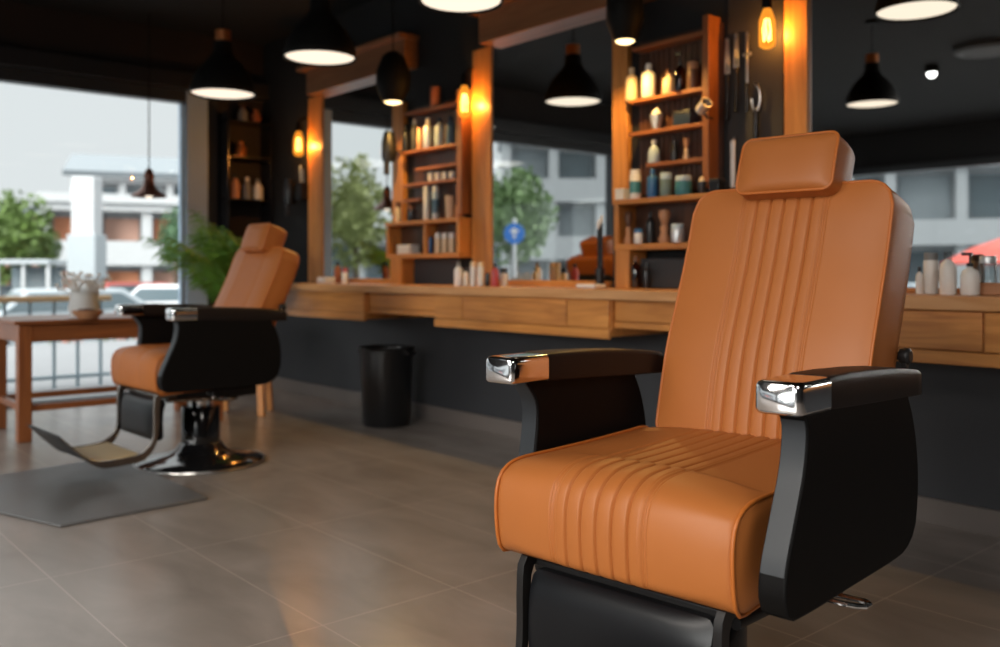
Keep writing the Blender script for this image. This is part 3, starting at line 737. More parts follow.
# ------------------------------------------------------------------ bottles, jars and small goods
def item(kind, px0, px1, ytop, z, Y, mats, label, cat, group=None, name=None):
    """a small thing standing at height z in depth plane Y; width and height follow from the columns and top row"""
    pc = (px0+px1)/2; D = DY(pc, Y); wd = (px1-px0)/F*D; x = PX(pc, Y); h = max(.02, CH-(ytop-HY)*D/F-z); r = wd/2
    nm = name or kind
    t = thing(nm, label, cat, (x, Y, z+.0005), 0, group)
    A_, B_ = M[mats[0]], M[mats[1] if len(mats) > 1 else mats[0]]
    if kind == 'bottle':
        MB().lathe([(0, 0), (r*.94, 0), (r, .004), (r, h*.62), (r*.86, h*.72), (r*.42, h*.79), (r*.38, h*.82)], n=24).build('body', A_, t, angle=50)
        MB().lathe([(r*.45, h*.815), (r*.45, h*.985), (r*.38, h)], n=20).build('cap', B_, t)
        if len(mats) > 2: MB().lathe([(r*1.01, h*.15), (r*1.01, h*.5)], n=24).build('label_band', M[mats[2]], t)
    elif kind == 'flask':
        MB().lathe([(0, 0), (r*.96, 0), (r, .004), (r*.98, h*.45), (r*.8, h*.62), (r*.4, h*.74), (r*.36, h*.86)], n=24).build('body', A_, t, angle=50)
        MB().lathe([(r*.46, h*.85), (r*.5, h*.93), (r*.3, h)], n=20).build('stopper', B_, t)
    elif kind == 'tube':
        MB().lathe([(0, 0), (r*.96, 0), (r, .004), (r, h*.8), (r*.95, h*.82)], n=24).build('body', A_, t, angle=50)
        MB().lathe([(r*.9, h*.82), (r*.9, h*.985), (r*.8, h)], n=20).build('cap', B_, t)
        if len(mats) > 2: MB().lathe([(r*1.01, h*.2), (r*1.01, h*.6)], n=24).build('label_band', M[mats[2]], t)
    elif kind == 'pump_bottle':
        MB().lathe([(0, 0), (r*.95, 0), (r, .005), (r, h*.45), (r*.8, h*.56), (r*.35, h*.62), (r*.3, h*.66)], n=24).build('body', A_, t, angle=50)
        mb = MB().lathe([(r*.36, h*.655), (r*.36, h*.74), (r*.12, h*.75), (r*.12, h*.93)], n=16)
        mb.obox((-r*.3, 0, h*.95), (r*.55, 0, 0), (0, r*.2, 0), (0, 0, h*.035)); mb.build('pump', B_, t, angle=40)
    elif kind == 'jar':
        MB().lathe([(0, 0), (r*.95, 0), (r, .003), (r, h*.66), (r*.93, h*.72)], n=24).build('body', A_, t, angle=50)
        MB().lathe([(r*.97, h*.72), (r*.97, h*.97), (r*.9, h)], n=24).build('lid', B_, t, angle=50)
    elif kind == 'cup':
        MB().lathe([(0, 0), (r*.85, 0), (r*.9, .004), (r, h), (r*.92, h), (r*.82, .008), (0, .008)], n=24).build('body', A_, t, angle=50)
    elif kind == 'bowl':
        MB().lathe([(0, 0), (r*.5, 0), (r*.75, h*.3), (r, h), (r*.94, h), (r*.68, h*.38), (0, h*.15)], n=28).build('body', A_, t, angle=50)
        MB().lathe([(0, h*.3), (r*.7, h*.5), (r*.86, h*.9), (r*.5, h*1.3), (0, h*1.5)], n=20).build('soap', B_, t) if len(mats) > 1 else None
    elif kind == 'box':
        MB().box(-r, r, -min(r, .032), min(r, .032), 0, h*.78).build('body', A_, t, bevel=.003)
        MB().box(-r*1.02, r*1.02, -min(r, .032)*1.03, min(r, .032)*1.03, h*.785, h).build('lid', B_, t, bevel=.003)
    elif kind == 'towel':
        k = max(1, int(h/.018)); mb = MB()
        for i in range(k): mb.box(-r+.004*(i % 2), r-.003*((i+1) % 2), -.045, .045, h*i/k+.0005, h*(i+1)/k-.0005)
        mb.build('fold', A_, t, bevel=.006)
    elif kind == 'brush':
        MB().lathe([(0, 0), (r*.8, 0), (r, h*.1), (r*.55, h*.3), (r*.7, h*.45), (r*.5, h*.52)], n=20).build('handle', B_, t, angle=50)
        MB().lathe([(r*.45, h*.52), (r*.9, h*.8), (r*.8, h*.95), (0, h)], n=20).build('bristles', A_, t, angle=60)
    return t
Y2 = YW-.062
# right shelf, top tier
zz = z2[1]
item('bottle', 625.5, 638, 68, zz, Y2, ['cream_plastic', 'cream_plastic'], 'cream bottle at the left end of the right shelf top tier', 'bottle')
item('bottle', 641.5, 656, 64, zz, Y2, ['white_plastic', 'milk'], 'white bottle second from left on the right shelf top tier', 'bottle')
item('flask', 662, 676, 70, zz, Y2, ['beige', 'brownjar'], 'squat beige flask in the middle of the right shelf top tier', 'bottle')
item('pump_bottle', 674, 686, 52, zz, Y2-.02, ['amber_glass', 'darkbottle'], 'tall amber bottle with black pump, right of the beige flask', 'bottle', name='pump_bottle')
item('jar', 687, 699, 62, zz, Y2, ['brownjar', 'tan_wood'], 'brown jar at the right end of the right shelf top tier', 'jar')
zz = z2[2]
item('bowl', 650, 663, 115, zz, Y2, ['silver', 'towel'], 'small metal shaving bowl on the right shelf second tier', 'bowl', name='shaving_bowl')
item('box', 675, 696, 111, zz, Y2, ['navy', 'dark_grey'], 'dark blue box on the right shelf second tier', 'box')
zz = z2[3]
item('flask', 648, 660, 140, zz, Y2, ['paleblue', 'white_plastic'], 'pale blue flask on the short third tier of the right shelf', 'bottle')
item('brush', 683, 690, 138, zz, Y2, ['tan_wood', 'beige'], 'slim tan brush standing on the short third tier', 'brush')
item('tube', 671, 678, 141, zz, Y2, ['darkbottle', 'darkbottle'], 'slim black tube next to the tan brush', 'tube')
# on the cabinet top
Y2c = YW-.13; zz = zt2
item('box', 617, 628, 189, zz, Y2c, ['white_plastic', 'white_plastic'], 'small white soap box at the left end of the right cabinet top', 'box')
item('tube', 629.5, 641, 170, zz, Y2c, ['white_plastic', 'milk', 'teal_plastic'], 'white tube bottle with teal label on the right cabinet top', 'bottle')
item('bottle', 647, 658, 169, zz, Y2c, ['blue_plastic', 'blue_plastic'], 'bright blue bottle on the right cabinet top', 'bottle')
item('jar', 660, 672, 173, zz, Y2c, ['greygreen', 'paleblue'], 'grey-green jar right of the blue bottle', 'jar')
item('jar', 675, 692, 176, zz, Y2c, ['teal_plastic', 'paleblue'], 'wide teal jar with pale lid on the right cabinet top', 'jar')
item('bowl', 697, 707, 182, zz, Y2c, ['dark_grey', 'cream_plastic'], 'dark bowl with cream soap on the right cabinet top', 'bowl', name='soap_bowl')
item('box', 711, 723, 179, zz, Y2c, ['darkbottle', 'dark_grey'], 'black clipper case at the right end of the cabinet top', 'case', name='clipper_case')
# inside the cabinet
zz = zb2
item('brush', 624, 633, 211, zz, Y2c, ['brownjar', 'tan_wood'], 'dark bristle brush inside the right cabinet, leftmost', 'brush')
item('jar', 634, 643, 229, zz, Y2c-.03, ['white_plastic', 'blue_plastic'], 'small white jar with blue lid inside the right cabinet', 'jar')
item('bottle', 646, 655, 211, zz, Y2c, ['darkbottle', 'darkbottle'], 'tall black bottle inside the right cabinet', 'bottle')
item('brush', 658, 671, 209, zz, Y2c, ['tan_wood', 'tan_wood'], 'tan wooden brush inside the right cabinet', 'brush')
item('jar', 671, 684, 224, zz, Y2c-.03, ['silver', 'paleblue'], 'silver jar inside the right cabinet behind the chair back', 'jar')
item('bottle', 631, 641, 256, ZT+.001, YW-.175, ['amber_glass', 'brownjar'], 'amber bottle below the right cabinet on the worktop', 'bottle')
item('bottle', 643, 650, 262, ZT+.001, YW-.185, ['darkbottle', 'darkbottle'], 'small black bottle below the right cabinet on the worktop', 'bottle')
# tilted silver spot on the right shelf
t = thing('clip_lamp', 'tilted silver clip lamp on the right side board of the right shelf', 'lamp', (PX(704, YW-.17), YW-.175, PZ(704, 107, YW-.17)), 0)
MB().lathe([(.012, -.035), (.026, -.03), (.028, .035), (.024, .035), (.022, -.02), (0, -.02)], n=24, axis=(.8, -.35, .45)).build('head', M['silver'], t)
MB().tube([(0, 0, -.02), (.012, .01, -.05), (.03, .03, -.055)], .005, 8).build('clip', M['darkbottle'], t)
# left shelf
Y1 = YW-.066
item('jar', 430, 441, 87, z1[0], Y1, ['terracotta', 'terracotta'], 'terracotta jar on the very top of the left shelf', 'jar')
zz = z1[1]
item('bottle', 402, 410, 124, zz, Y1, ['darkbottle', 'darkbottle'], 'black bottle at the left end of the left shelf upper tier', 'bottle')
item('bottle', 411, 418, 119, zz, Y1, ['dark_grey', 'silver'], 'dark bottle with silver cap on the left shelf upper tier', 'bottle')
item('tube', 417, 422, 128, zz, Y1-.03, ['peach', 'peach'], 'slim peach tube on the left shelf upper tier', 'tube')
item('bottle', 423, 433, 118, zz, Y1, ['silver', 'white_plastic'], 'tall silver bottle in the middle of the left shelf upper tier', 'bottle')
item('bottle', 434.5, 444, 118, zz, Y1, ['paleblue', 'navy'], 'pale blue bottle with dark cap on the left shelf upper tier', 'bottle')
item('bottle', 446, 455, 116, zz, Y1, ['label_blue', 'navy'], 'dark blue bottle at the right end of the left shelf upper tier', 'bottle')
for i, (a, c) in enumerate((('leftmost', 431), ('second', 438), ('third', 445), ('rightmost', 452))):
    item('jar', c-3, c+3, 172, z1[3], Y1, ['milk', 'white_plastic'], 'small cream jar in the row on the left shelf lower tier, '+a+' of four', 'jar', 'small cream jars on the left shelf')
zz = zt1; Y1c = YW-.075
item('jar', 395, 401, 202, zz, Y1c, ['cream_plastic', 'brownjar'], 'cream jar at the left end of the left cabinet top', 'jar')
item('jar', 407, 416, 205, zz, Y1c, ['amber_glass', 'brownjar'], 'brown glass jar on the left cabinet top', 'jar')
item('tube', 423, 430, 186, zz, Y1c, ['white_plastic', 'white_plastic'], 'tall white tube on the left cabinet top', 'tube')
item('tube', 432, 439, 186, zz, Y1c, ['paleblue', 'white_plastic', 'label_blue'], 'tall white tube with blue label on the left cabinet top', 'tube')
item('cup', 445, 455, 196, zz, Y1c, ['beige'], 'beige cup on the left cabinet top', 'cup')
item('box', 456, 463, 206, zz, Y1c, ['tan_wood', 'tan_wood'], 'small wooden box at the right end of the left cabinet top', 'box')
zz = zb1
item('jar', 391, 396, 236, zz, Y1c, ['brownjar', 'brownjar'], 'small brown jar inside the left cabinet', 'jar')
item('towel', 397, 420, 245, zz, Y1c, ['towel'], 'folded white towel inside the left cabinet', 'towel', name='folded_towel')
item('bottle', 427, 433, 232, zz, Y1c, ['blue_plastic', 'navy'], 'small blue bottle inside the left cabinet', 'bottle')
for i, (a, c) in enumerate((('left', 438), ('middle', 445), ('right', 452))):
    item('jar', c-3.2, c+3.2, 233, zz, Y1c, ['cream_plastic', 'milk'], 'cream pot inside the left cabinet, '+a+' of three', 'jar', 'cream pots in the left cabinet')
# on the worktop
ZW = ZT+.001
item('bottle', 454, 463, 262, ZW, 3.34, ['milk', 'greyplastic'], 'white bottle with grey cap, leftmost of the bottles near the wide post', 'bottle')
item('bottle', 463, 469, 268, ZW, 3.38, ['white_plastic', 'darkbottle'], 'short white bottle with black cap near the wide post', 'bottle')
item('tube', 470, 476, 262, ZW, 3.34, ['milk', 'cream_plastic'], 'slim cream bottle in front of the wide post, left one of a pair', 'bottle')
item('tube', 477, 484, 262, ZW, 3.35, ['white_plastic', 'cream_plastic'], 'white bottle in front of the wide post, right one of a pair', 'bottle')
item('jar', 485, 490, 273, ZW, 3.34, ['darkbottle', 'darkbottle'], 'small black jar right of the white bottles', 'jar')
item('bottle', 491, 499, 263, ZW, 3.34, ['pink_red', 'darkbottle'], 'dark red bottle with black cap beside the middle mirror', 'bottle')
item('jar', 500, 508, 268, ZW, 3.42, ['milk', 'darkbottle'], 'small pale jar with black lid beside the middle mirror', 'jar')
item('towel', 578, 604, 284, ZW, 3.36, ['towel'], 'folded white cloth on the worktop before the middle mirror', 'towel', name='folded_cloth')
item('towel', 318, 334, 277, ZW, 3.38, ['towel'], 'small folded white towel near the left mirror', 'towel', name='folded_towel')
item('bottle', 334, 341, 262, ZW, 3.45, ['terracotta', 'darkbottle'], 'terracotta bottle near the left mirror', 'bottle')
item('jar', 342, 348, 268, ZW, 3.45, ['milk', 'pink_red'], 'small jar with red lid near the left mirror', 'jar')
item('bottle', 916, 923, 267, ZW, 3.42, ['milk', 'darkbottle'], 'slim bottle with black cap behind the front chair back edge', 'bottle')
item('tube', 924, 938, 253, ZW, 3.45, ['milk', 'greyplastic'], 'grey-capped pale bottle before the right mirror', 'bottle')
item('bottle', 940, 956, 252, ZW, 3.38, ['milk', 'bottle_glass'], 'white bottle with clear cap before the right mirror', 'bottle')
item('pump_bottle', 961, 979, 252, ZW, 3.38, ['milk', 'darkbottle'], 'white bottle with black pump before the right mirror', 'bottle', name='pump_bottle')
bx = item('box', 977, 1012, 283, ZW, 3.45, ['tan_wood', 'tan_wood'], 'low wooden box at the right edge of the worktop', 'box')
zbox = PZ(994, 283, 3.45)
item('jar', 980, 996, 256, zbox, 3.45, ['bottle_glass', 'silver'], 'glass jar with metal lid on the low wooden box', 'jar')
# comb stand in front of the middle mirror
t = thing('comb_stand', 'tall black comb and brush stand at the right edge of the middle mirror', 'stand', (PX(600, 3.56), 3.56, ZW), 0)
MB().lathe([(0, 0), (.035, 0), (.035, .01), (.024, .02), (.026, .10), (.022, .10), (.02, .02), (0, .02)], n=24).build('holder', M['darkbottle'], t)
for i in range(3):
    c = MB().obox((.012*(i-1), 0, .17+.015*i), (.007, 0, 0), (0, .003, 0), (0, 0, .14)).build('comb', M['darkbottle'], t, bevel=.002)
    MB().obox((.012*(i-1), 0, .33+.015*i), (.006, 0, 0), (0, .004, 0), (0, 0, .02)).build('comb_tip', M['milk'], c, bevel=.002)

# ------------------------------------------------------------------ tools hanging on the wall
def hanging(kind, px, ytop, ybot, label, cat, w_=.02, mats=('steel', 'darkbottle')):
    Y = YW-.03; x = PX(px, Y); z0, z1_ = PZ(px, ybot, Y), PZ(px, ytop, Y); h = z1_-z0
    t = thing(kind, label, cat, (x, Y, z0), 0)
    mb = MB()
    if kind == 'scissors':
        mb.obox((-.006, 0, h*.78), (.005, 0, 0), (0, .003, 0), (.004, 0, h*.22)); mb.obox((.008, 0, h*.78), (.005, 0, 0), (0, .003, 0), (-.004, 0, h*.22))
        mb.lathe([(0, -.005), (.009, -.005), (.009, .005), (0, .005)], (0, 0, h*.58), 12, (0, 1, 0)); mb.build('blades', M[mats[0]], t, bevel=.001)
        MB().obox((0, 0, h*.28), (.009, 0, 0), (0, .005, 0), (.003, 0, h*.28)).build('handle', M[mats[1]], t, bevel=.003)
    elif kind == 'hair_clipper':
        ring = [(w_*math.sin(a/20*1.5*PI), 0, h*.72+h*.22*math.cos(a/20*1.5*PI)) for a in range(21)]
        mb.tube(ring, .006, 8); mb.build('clip', M[mats[0]], t)
        MB().lathe([(.010, 0), (.013, h*.1), (.012, h*.4), (.008, h*.55)], n=14).build('handle', M[mats[1]], t)
    elif kind == 'spanner':
        mb.obox((0, 0, h*.5), (.007, 0, 0), (0, .004, 0), (0, 0, h*.5)); mb.obox((.0, 0, h*.72), (.022, 0, 0), (0, .004, 0), (0, 0, .008)); mb.build('shaft', M[mats[0]], t, bevel=.002)
        MB().lathe([(.009, 0), (.011, h*.3), (.008, h*.36)], n=14).build('handle', M[mats[1]], t)
    elif kind == 'razor':
        mb.obox((0, 0, h*.5), (.012, 0, 0), (0, .008, 0), (.0, 0, h*.5)); mb.build('handle', M[mats[0]], t, bevel=.006)
        MB().obox((.004, .0, h*1.0), (.005, 0, 0), (0, .003, 0), (.006, 0, .012)).build('blade', M['steel'], t)
    MB().tube([(0, .03, h*.97), (0, -.012, h*.97)], .003, 6).build('hook', M['steel'], t)
    return t
tw = MB().box(PX(728, YW-.012), PX(783, YW-.012), YW-.012, YW-.001, ZT+.05, 2.75).build('tool_board', mat('tool_board', (.025, .023, .023), .7, vary=.1), smooth=False)
tag(tw, 'dark board holding scissors and clippers between right shelf and tall post', 'tool board')
hanging('scissors', 727, 38, 120, 'long black-handled scissors at the left of the tool board', 'scissors')
hanging('scissors', 736, 33, 112, 'black-handled scissors second from the left on the tool board', 'scissors')
hanging('spanner', 747, 32, 112, 'chrome cross-headed tool on the tool board', 'tool')
hanging('hair_clipper', 756, 82, 140, 'chrome hooked clipper with dark handle below the bulb', 'clipper', .022)
hanging('razor', 733, 140, 188, 'white razor hanging low beside the headrest', 'razor', mats=('milk', 'steel'))
# hair dryer by the left shelf
def dryer(px, py, Y, label, sc=1.0):
    t = thing('hair_dryer', label, 'hair dryer', (PX(px, Y), Y, PZ(px, py, Y)), 0)
    MB().lathe([(0, -.10), (.042, -.098), (.052, -.06), (.052, .03), (.036, .11), (.032, .11), (0, .02)], (0, 0, .03), 20, (0, 0, 1)).build('barrel', M['darkbottle'], t)
    MB().obox((.0, -.02, -.09), (.014, 0, 0), (0, .018, .0), (0, .0, .07)).build('grip', M['dark_grey'], t, bevel=.006)
    MB().tube([(0, .02, 0), (0, YW-Y-.0, .02)], .008, 8).build('hook', M['steel'], t)
    return t
dryer(389, 152, YW-.14, 'black hair dryer hanging at the left edge of the left shelf')
dryer(290, 196, YW-.10, 'black hair dryer hanging below the bulb nearest the window')
t = thing('tool_caddy', 'black wall caddy under the bulb nearest the window', 'caddy', (PX(302, YW-.06), YW-.06, PZ(302, 200, YW-.06)), 0)
MB().box(-.05, .05, -.04, .055, 0, .14).build('case', M['darkbottle'], t, bevel=.006)
MB().tube([(-.02, 0, .14), (-.03, 0, .28)], .007, 8).build('comb', M['pillar'], t)
MB().tube([(.02, 0, .14), (.015, 0, .25)], .006, 8).build('comb', M['steel'], t)
# rack in the corner by the window
xr0 = XW+.0; t = thing('corner_rack', 'black rack with bottles in the dark corner above the plant', 'rack', (XW+.1, 3.47, 1.3), 0)
for z_ in (1.62, 1.98, 2.28): MB().box(-.1, .1, -.20, .20, z_-1.315, z_-1.30).build('shelf_board', M['darkbottle'], t, bevel=.002)
for y_ in (-.20, .19): MB().box(-.1, .1, y_, y_+.012, .0, 1.05).build('side', M['darkbottle'], t, bevel=.002)
def cornerb(y_, z_, r, h, mats, label, cat='bottle', name='bottle'):
    t = thing(name, label, cat, (XW+.12, y_, z_+.0005), 0)
    MB().lathe([(0, 0), (r, 0), (r, h*.6), (r*.5, h*.78), (r*.4, h*.84)], n=20).build('body', M[mats[0]], t, angle=50)
    MB().lathe([(r*.45, h*.84), (r*.45, h)], n=16).build('cap', M[mats[1]], t)
cornerb(3.37, 1.62, .042, .21, ['peach', 'darkbottle'], 'peach bottle on the lowest board of the corner rack')
cornerb(3.48, 1.62, .038, .19, ['greyplastic', 'milk'], 'grey bottle on the lowest board of the corner rack')
cornerb(3.58, 1.62, .042, .18, ['milk', 'greyplastic'], 'white bottle on the lowest board of the corner rack')
cornerb(3.42, 1.98, .05, .13, ['copper', 'copper'], 'copper pot on the middle board of the corner rack', 'pot', 'copper_pot')
cornerb(3.44, 2.28, .045, .14, ['greyplastic', 'brownjar'], 'grey jar on the top board of the corner rack', 'jar', 'jar')
cornerb(3.56, 2.28, .04, .12, ['terracotta', 'terracotta'], 'terracotta jar on the top board of the corner rack', 'jar', 'jar')

# ------------------------------------------------------------------ lamps
def dome_pendant(x, y, z, R, label, group='black dome pendants in a row', power=9, kind='dome'):
    t = thing('pendant_lamp', label, 'pendant lamp', (x, y, z), 0, None)
    s = R/.2
    MB().lathe([(.2*s, 0), (.203*s, .006*s), (.198*s, .04*s), (.18*s, .095*s), (.15*s, .15*s), (.11*s, .20*s), (.075*s, .235*s), (.058*s, .27*s), (.054*s, .33*s), (.03*s, .335*s), (.04*s, .26*s), (.1*s, .19*s), (.145*s, .13*s), (.178*s, .06*s), (.19*s, .012*s)], n=48).build('shade', M['lampblack'], t, angle=50)
    MB().lathe([(.0, .012*s), (.188*s, .012*s), (.188*s, .02*s), (0, .02*s)], n=48).build('diffuser', M['lampwhite'], t, angle=30)
    MB().lathe([(.048*s, .337*s), (.048*s, .40*s), (.03*s, .405*s)], n=24).build('cap', M['copper'], t)
    MB().tube([(0, 0, .40*s), (0, 0, ZC-z-.02)], .004, 8).build('cord', M['lampblack'], t)
    MB().lathe([(.05, ZC-z-.025), (.05, ZC-z-.002)], n=24).build('ceiling_rose', M['lampblack'], t)
    return t
def pend_at(px, py, d, wpx, label, **k):
    x, y = XY(px, d); z = CH-(py-HY)*d/F; return dome_pendant(x, y, z, wpx/2/F*d, label, **k)
pend_at(223, 95, 6.11, 64, 'black dome pendant with copper cap nearest the shop window')
pend_at(320, 59, 5.21, 72, 'black dome pendant above the gap before the left mirror, second from the window')
pend_at(461, 3, 4.21, 84, 'black dome pendant at the top edge of the picture before the middle post')
dome_pendant(-2.15, 2.62, 2.34, .20, 'black dome pendant above the front chair, seen in the right mirror')
dome_pendant(-3.55, .33, 2.33, .20, 'black dome pendant deeper in the room, seen small in the right mirror')
# small one by the window
t = thing('pendant_lamp', 'small dark copper pendant hanging in front of the shop window', 'pendant lamp', (-7.1, GY(149, -7.1), GZ(149, 197, -7.1)), 0)
MB().lathe([(.135, 0), (.12, .02), (.075, .05), (.045, .085), (.035, .13), (.04, .16), (.03, .2), (.015, .22), (.0, .22), (.0, .07), (.06, .045), (.125, .004)], n=36).build('shade', M['darkcopper'], t, angle=50)
MB().sphere((0, 0, .012), .028, n=16).build('bulb', M['lampwhite'], t)
MB().tube([(0, 0, .22), (0, 0, ZC-t.location.z)], .005, 8).build('cord', M['lampblack'], t)
# wall lamps with squirrel-cage bulbs
def edison(px, ytop, ybot, label, power):
    Y = YW-.11; x = PX(px, Y); z0, z1_ = PZ(px, ybot, Y), PZ(px, ytop, Y); h = min(.2, z1_-z0); zc = (z0+z1_)/2
    t = thing('wall_lamp', label, 'wall lamp', (x, Y, zc-h/2), 0)
    r = h*.2
    b = MB().lathe([(0, 0), (r*.5, h*.02), (r*.92, h*.08), (r, h*.2), (r*.98, h*.7), (r*.7, h*.88), (r*.45, h)], n=24).build('bulb', M['bulb'], t, angle=60)
    MB().lathe([(r*.5, h), (r*.62, h*1.02), (r*.62, h*1.3), (r*.3, h*1.4)], n=20).build('socket', M['lampblack'], t)
    MB().tube([(0, 0, h*1.35), (0, .03, h*1.55), (0, .105, h*1.6)], .007, 8).build('arm', M['lampblack'], t)
    MB().lathe([(0, 0), (.035, 0), (.035, .012), (0, .012)], (0, .097, h*1.6), 20, (0, 1, 0)).build('wall_plate', M['lampblack'], t)
    fl = MB()
    for k in range(5):
        a = k*2*PI/5; q = r*.5
        fl.tube([(q*math.cos(a)*.5, q*math.sin(a)*.5, h*.75), (q*math.cos(a), q*math.sin(a), h*.5), (q*math.cos(a+.5)*.9, q*math.sin(a+.5)*.9, h*.2)], .0022, 6)
    fl.build('filament', M['filament'], b)
    pl = light('bulb_light', 'POINT', (0, 0, 0), power, (1.0, .55, .17), .012); pl.parent = t; pl.location = (.0, 0, h*.45)
    return t
edison(767, 9, 49, 'glowing bulb wall lamp beside the tall amber-lit post', 12)
edison(464.5, 86, 118, 'glowing bulb wall lamp left of the wide middle post', 12)
edison(298.5, 130, 158, 'glowing bulb wall lamp left of the left mirror post', 12)
# downward spot lamps on the shelf posts
def spot(px, py, wpx, label, power):
    Y = YW-.30; D = DY(px, Y); x = PX(px, Y); z = PZ(px, py, Y); r = wpx/2/F*D
    t = thing('spot_pendant', label, 'pendant lamp', (x, Y, z), 0)
    MB().lathe([(r*1.05, 0), (r*1.3, .02), (r*1.9, .10), (r*1.85, .20), (r*1.2, .30), (r*.5, .33), (0, .33), (0, .06), (r*.95, .02)], n=32).build('shade', M['lampblack'], t, angle=50)
    MB().lathe([(0, -.014), (r*.6, -.012), (r*.92, -.004), (r, .006), (r, .015), (0, .015)], n=32).build('diffuser', M['spot'], t)
    MB().tube([(0, 0, .33), (0, 0, ZC-z)], .004, 8).build('cord', M['lampblack'], t)
    l = light('spot_light', 'SPOT', (0, 0, 0), power, (1.0, .58, .16), .02); l.parent = t; l.location = (0, .0, -.035); l.data.spot_size = math.radians(150); l.data.spot_blend = .5
    return t
spot(393, 102, 18, 'small black spot pendant glowing over the left shelf post', 26)
spot(625, 41, 20, 'small black spot pendant glowing over the right shelf post', 27)
for i, (x, y) in enumerate(FILL_PANELS):  # housings of the added fill panels, out of view
    t = thing('added_fill_panel', ['unseen fill panel added on the ceiling behind the camera', 'unseen fill panel added on the ceiling towards the street side', 'unseen fill panel added on the ceiling near the end wall'][i], 'ceiling light', (x, y, 2.95), 0)
    MB().box(-.80, .80, -.50, .50, .0, .049).build('housing', M['lampblack'], t, bevel=.003)
    MB().box(-.77, .77, -.47, .47, -.008, -.001).build('diffuser', M['fill_panel_glow'], t)
# ceiling bits that only the right mirror shows
t = thing('downlight', 'small bright downlight seen as a dot in the right mirror', 'ceiling light', (-3.93, -1.6, ZC-.08), 0)
MB().lathe([(.06, .0), (.06, .079), (0, .079), (0, .02), (.05, .004)], n=24).build('can', M['lampblack'], t)
MB().sphere((0, 0, 0), .045, n=16).build('diffuser', M['ledspot'], t)
t = thing('ceiling_speaker', 'round dark ceiling speaker seen at the right mirror edge', 'speaker', (-3.27, -1.2, ZC-.06), 0)
MB().lathe([(0, 0), (.25, 0), (.27, .02), (.27, .059), (0, .059)], n=40).build('body', mat('speaker_grey', (.06, .06, .06), .6), t)
MB().lathe([(.2, -.004), (.22, -.004), (.22, .0), (.2, .0)], n=40).build('grille_ring', M['dark_grey'], t)

# ------------------------------------------------------------------ waste bin
bxp, byp = XY(386.5, 5.98)
t = thing('waste_bin', 'round black waste bin on the tiles under the worktop', 'waste bin', (bxp, min(byp, 3.46), 0), .3)
MB().lathe([(0, 0), (.150, 0), (.157, .008), (.170, .45), (.176, .50), (.170, .50), (.163, .45), (.148, .02), (0, .02)], n=48).build('body', M['bin'], t, angle=40)
MB().tube([(.176*math.cos(a*PI/24), .176*math.sin(a*PI/24), .503) for a in range(48)], .009, 8, closed=True).build('rim', M['bin'], t)
for s in (-1, 1):
    MB().tube([(s*.172, -.05, .49), (s*.205, -.035, .475), (s*.212, 0, .47), (s*.205, .035, .475), (s*.172, .05, .49)], .010, 8).build('handle', M['bin'], t)
MB().lathe([(.158, .47), (.10, .482), (0, .484)], n=32).build('liner', M['darkbottle'], t)

# ------------------------------------------------------------------ wooden table by the window
t = thing('wooden_table', 'chestnut wooden table standing along the shop window', 'table', (-6.17, 1.96, 0), 0)
x0, x1, y0, y1, zt_ = -6.58, -5.83, 1.33, 2.64, .715
def LT(mb): mb.v = [(v[0]+6.17, v[1]-1.96, v[2]) for v in mb.v]; return mb
LT(MB().box(x0, x1, y0, y1, zt_-.022, zt_)).build('tabletop', M['tablewood'], t, bevel=.004)
ap = MB().box(x0+.115, x1-.105, y0+.035, y0+.055, zt_-.13, zt_-.0225).box(x0+.115, x1-.105, y1-.05, y1-.03, zt_-.13, zt_-.0225).box(x1-.055, x1-.036, y0+.103, y1-.105, zt_-.13, zt_-.0225).box(x0+.05, x0+.07, y0+.103, y1-.105, zt_-.13, zt_-.0225)
LT(ap).build('apron', M['tablewood'], t, bevel=.002)
for (lx, ly) in ((x1-.105, y0+.028), (x0+.04, y0+.028), (x1-.105, y1-.105), (x0+.04, y1-.105)):
    LT(MB().box(lx, lx+.075, ly, ly+.075, 0, zt_-.023)).build('leg', M['tablewood_v'], t, bevel=.004)
LT(MB().box(x1-.085, x1-.05, y0+.1, y1-.1, .175, .215)).build('stretcher', M['tablewood'], t, bevel=.003)
LT(MB().box(x0+.1, x1-.09, y0+.05, y0+.085, .175, .215)).build('stretcher', M['tablewood'], t, bevel=.003)
LT(MB().box(x0+.06, x0+.095, y0+.1, y1-.1, .175, .215)).build('stretcher', M['tablewood'], t, bevel=.003)
vx, vy = XY(84, 5.75)
t = thing('glass_vase', 'cloudy glass vase with dried white sprigs on the wooden table', 'vase', (vx, vy, zt_+.0005), 0)
MB().lathe([(0, 0), (.07, 0), (.095, .05), (.08, .12), (.09, .16), (.084, .16), (.074, .12), (.088, .05), (.065, .01), (0, .01)], n=32).build('body', M['frosted'], t, angle=50)
sp = MB()
for i in range(70):
    a = random.random()*2*PI; l_ = .10+.22*random.random(); rr = .03+.13*random.random()
    sp.tube([(0, 0, .03), (rr*.3*math.cos(a), rr*.3*math.sin(a), .13), (rr*math.cos(a), rr*math.sin(a), .12+l_*.5)], .0018, 5)
    sp.sphere((rr*math.cos(a), rr*math.sin(a), .12+l_*.5), .012, n=8)
sp.build('dried_sprigs', M['milk'], t)
bx_, by_ = XY(88, 5.55)
t = thing('wicker_bowl', 'small brown bowl on the wooden table before the vase', 'bowl', (bx_, by_, zt_+.0005), 0)
MB().lathe([(0, 0), (.05, 0), (.085, .035), (.09, .05), (.083, .05), (.045, .012), (0, .012)], n=32).build('body', M['tan_wood'], t)
sp = MB()
for i in range(9): sp.sphere((.045*math.cos(i*2.4)*(i % 3)/2, .045*math.sin(i*2.4)*(i % 3)/2, .04), .022, n=10)
sp.build('potpourri', M['brownjar'], t)

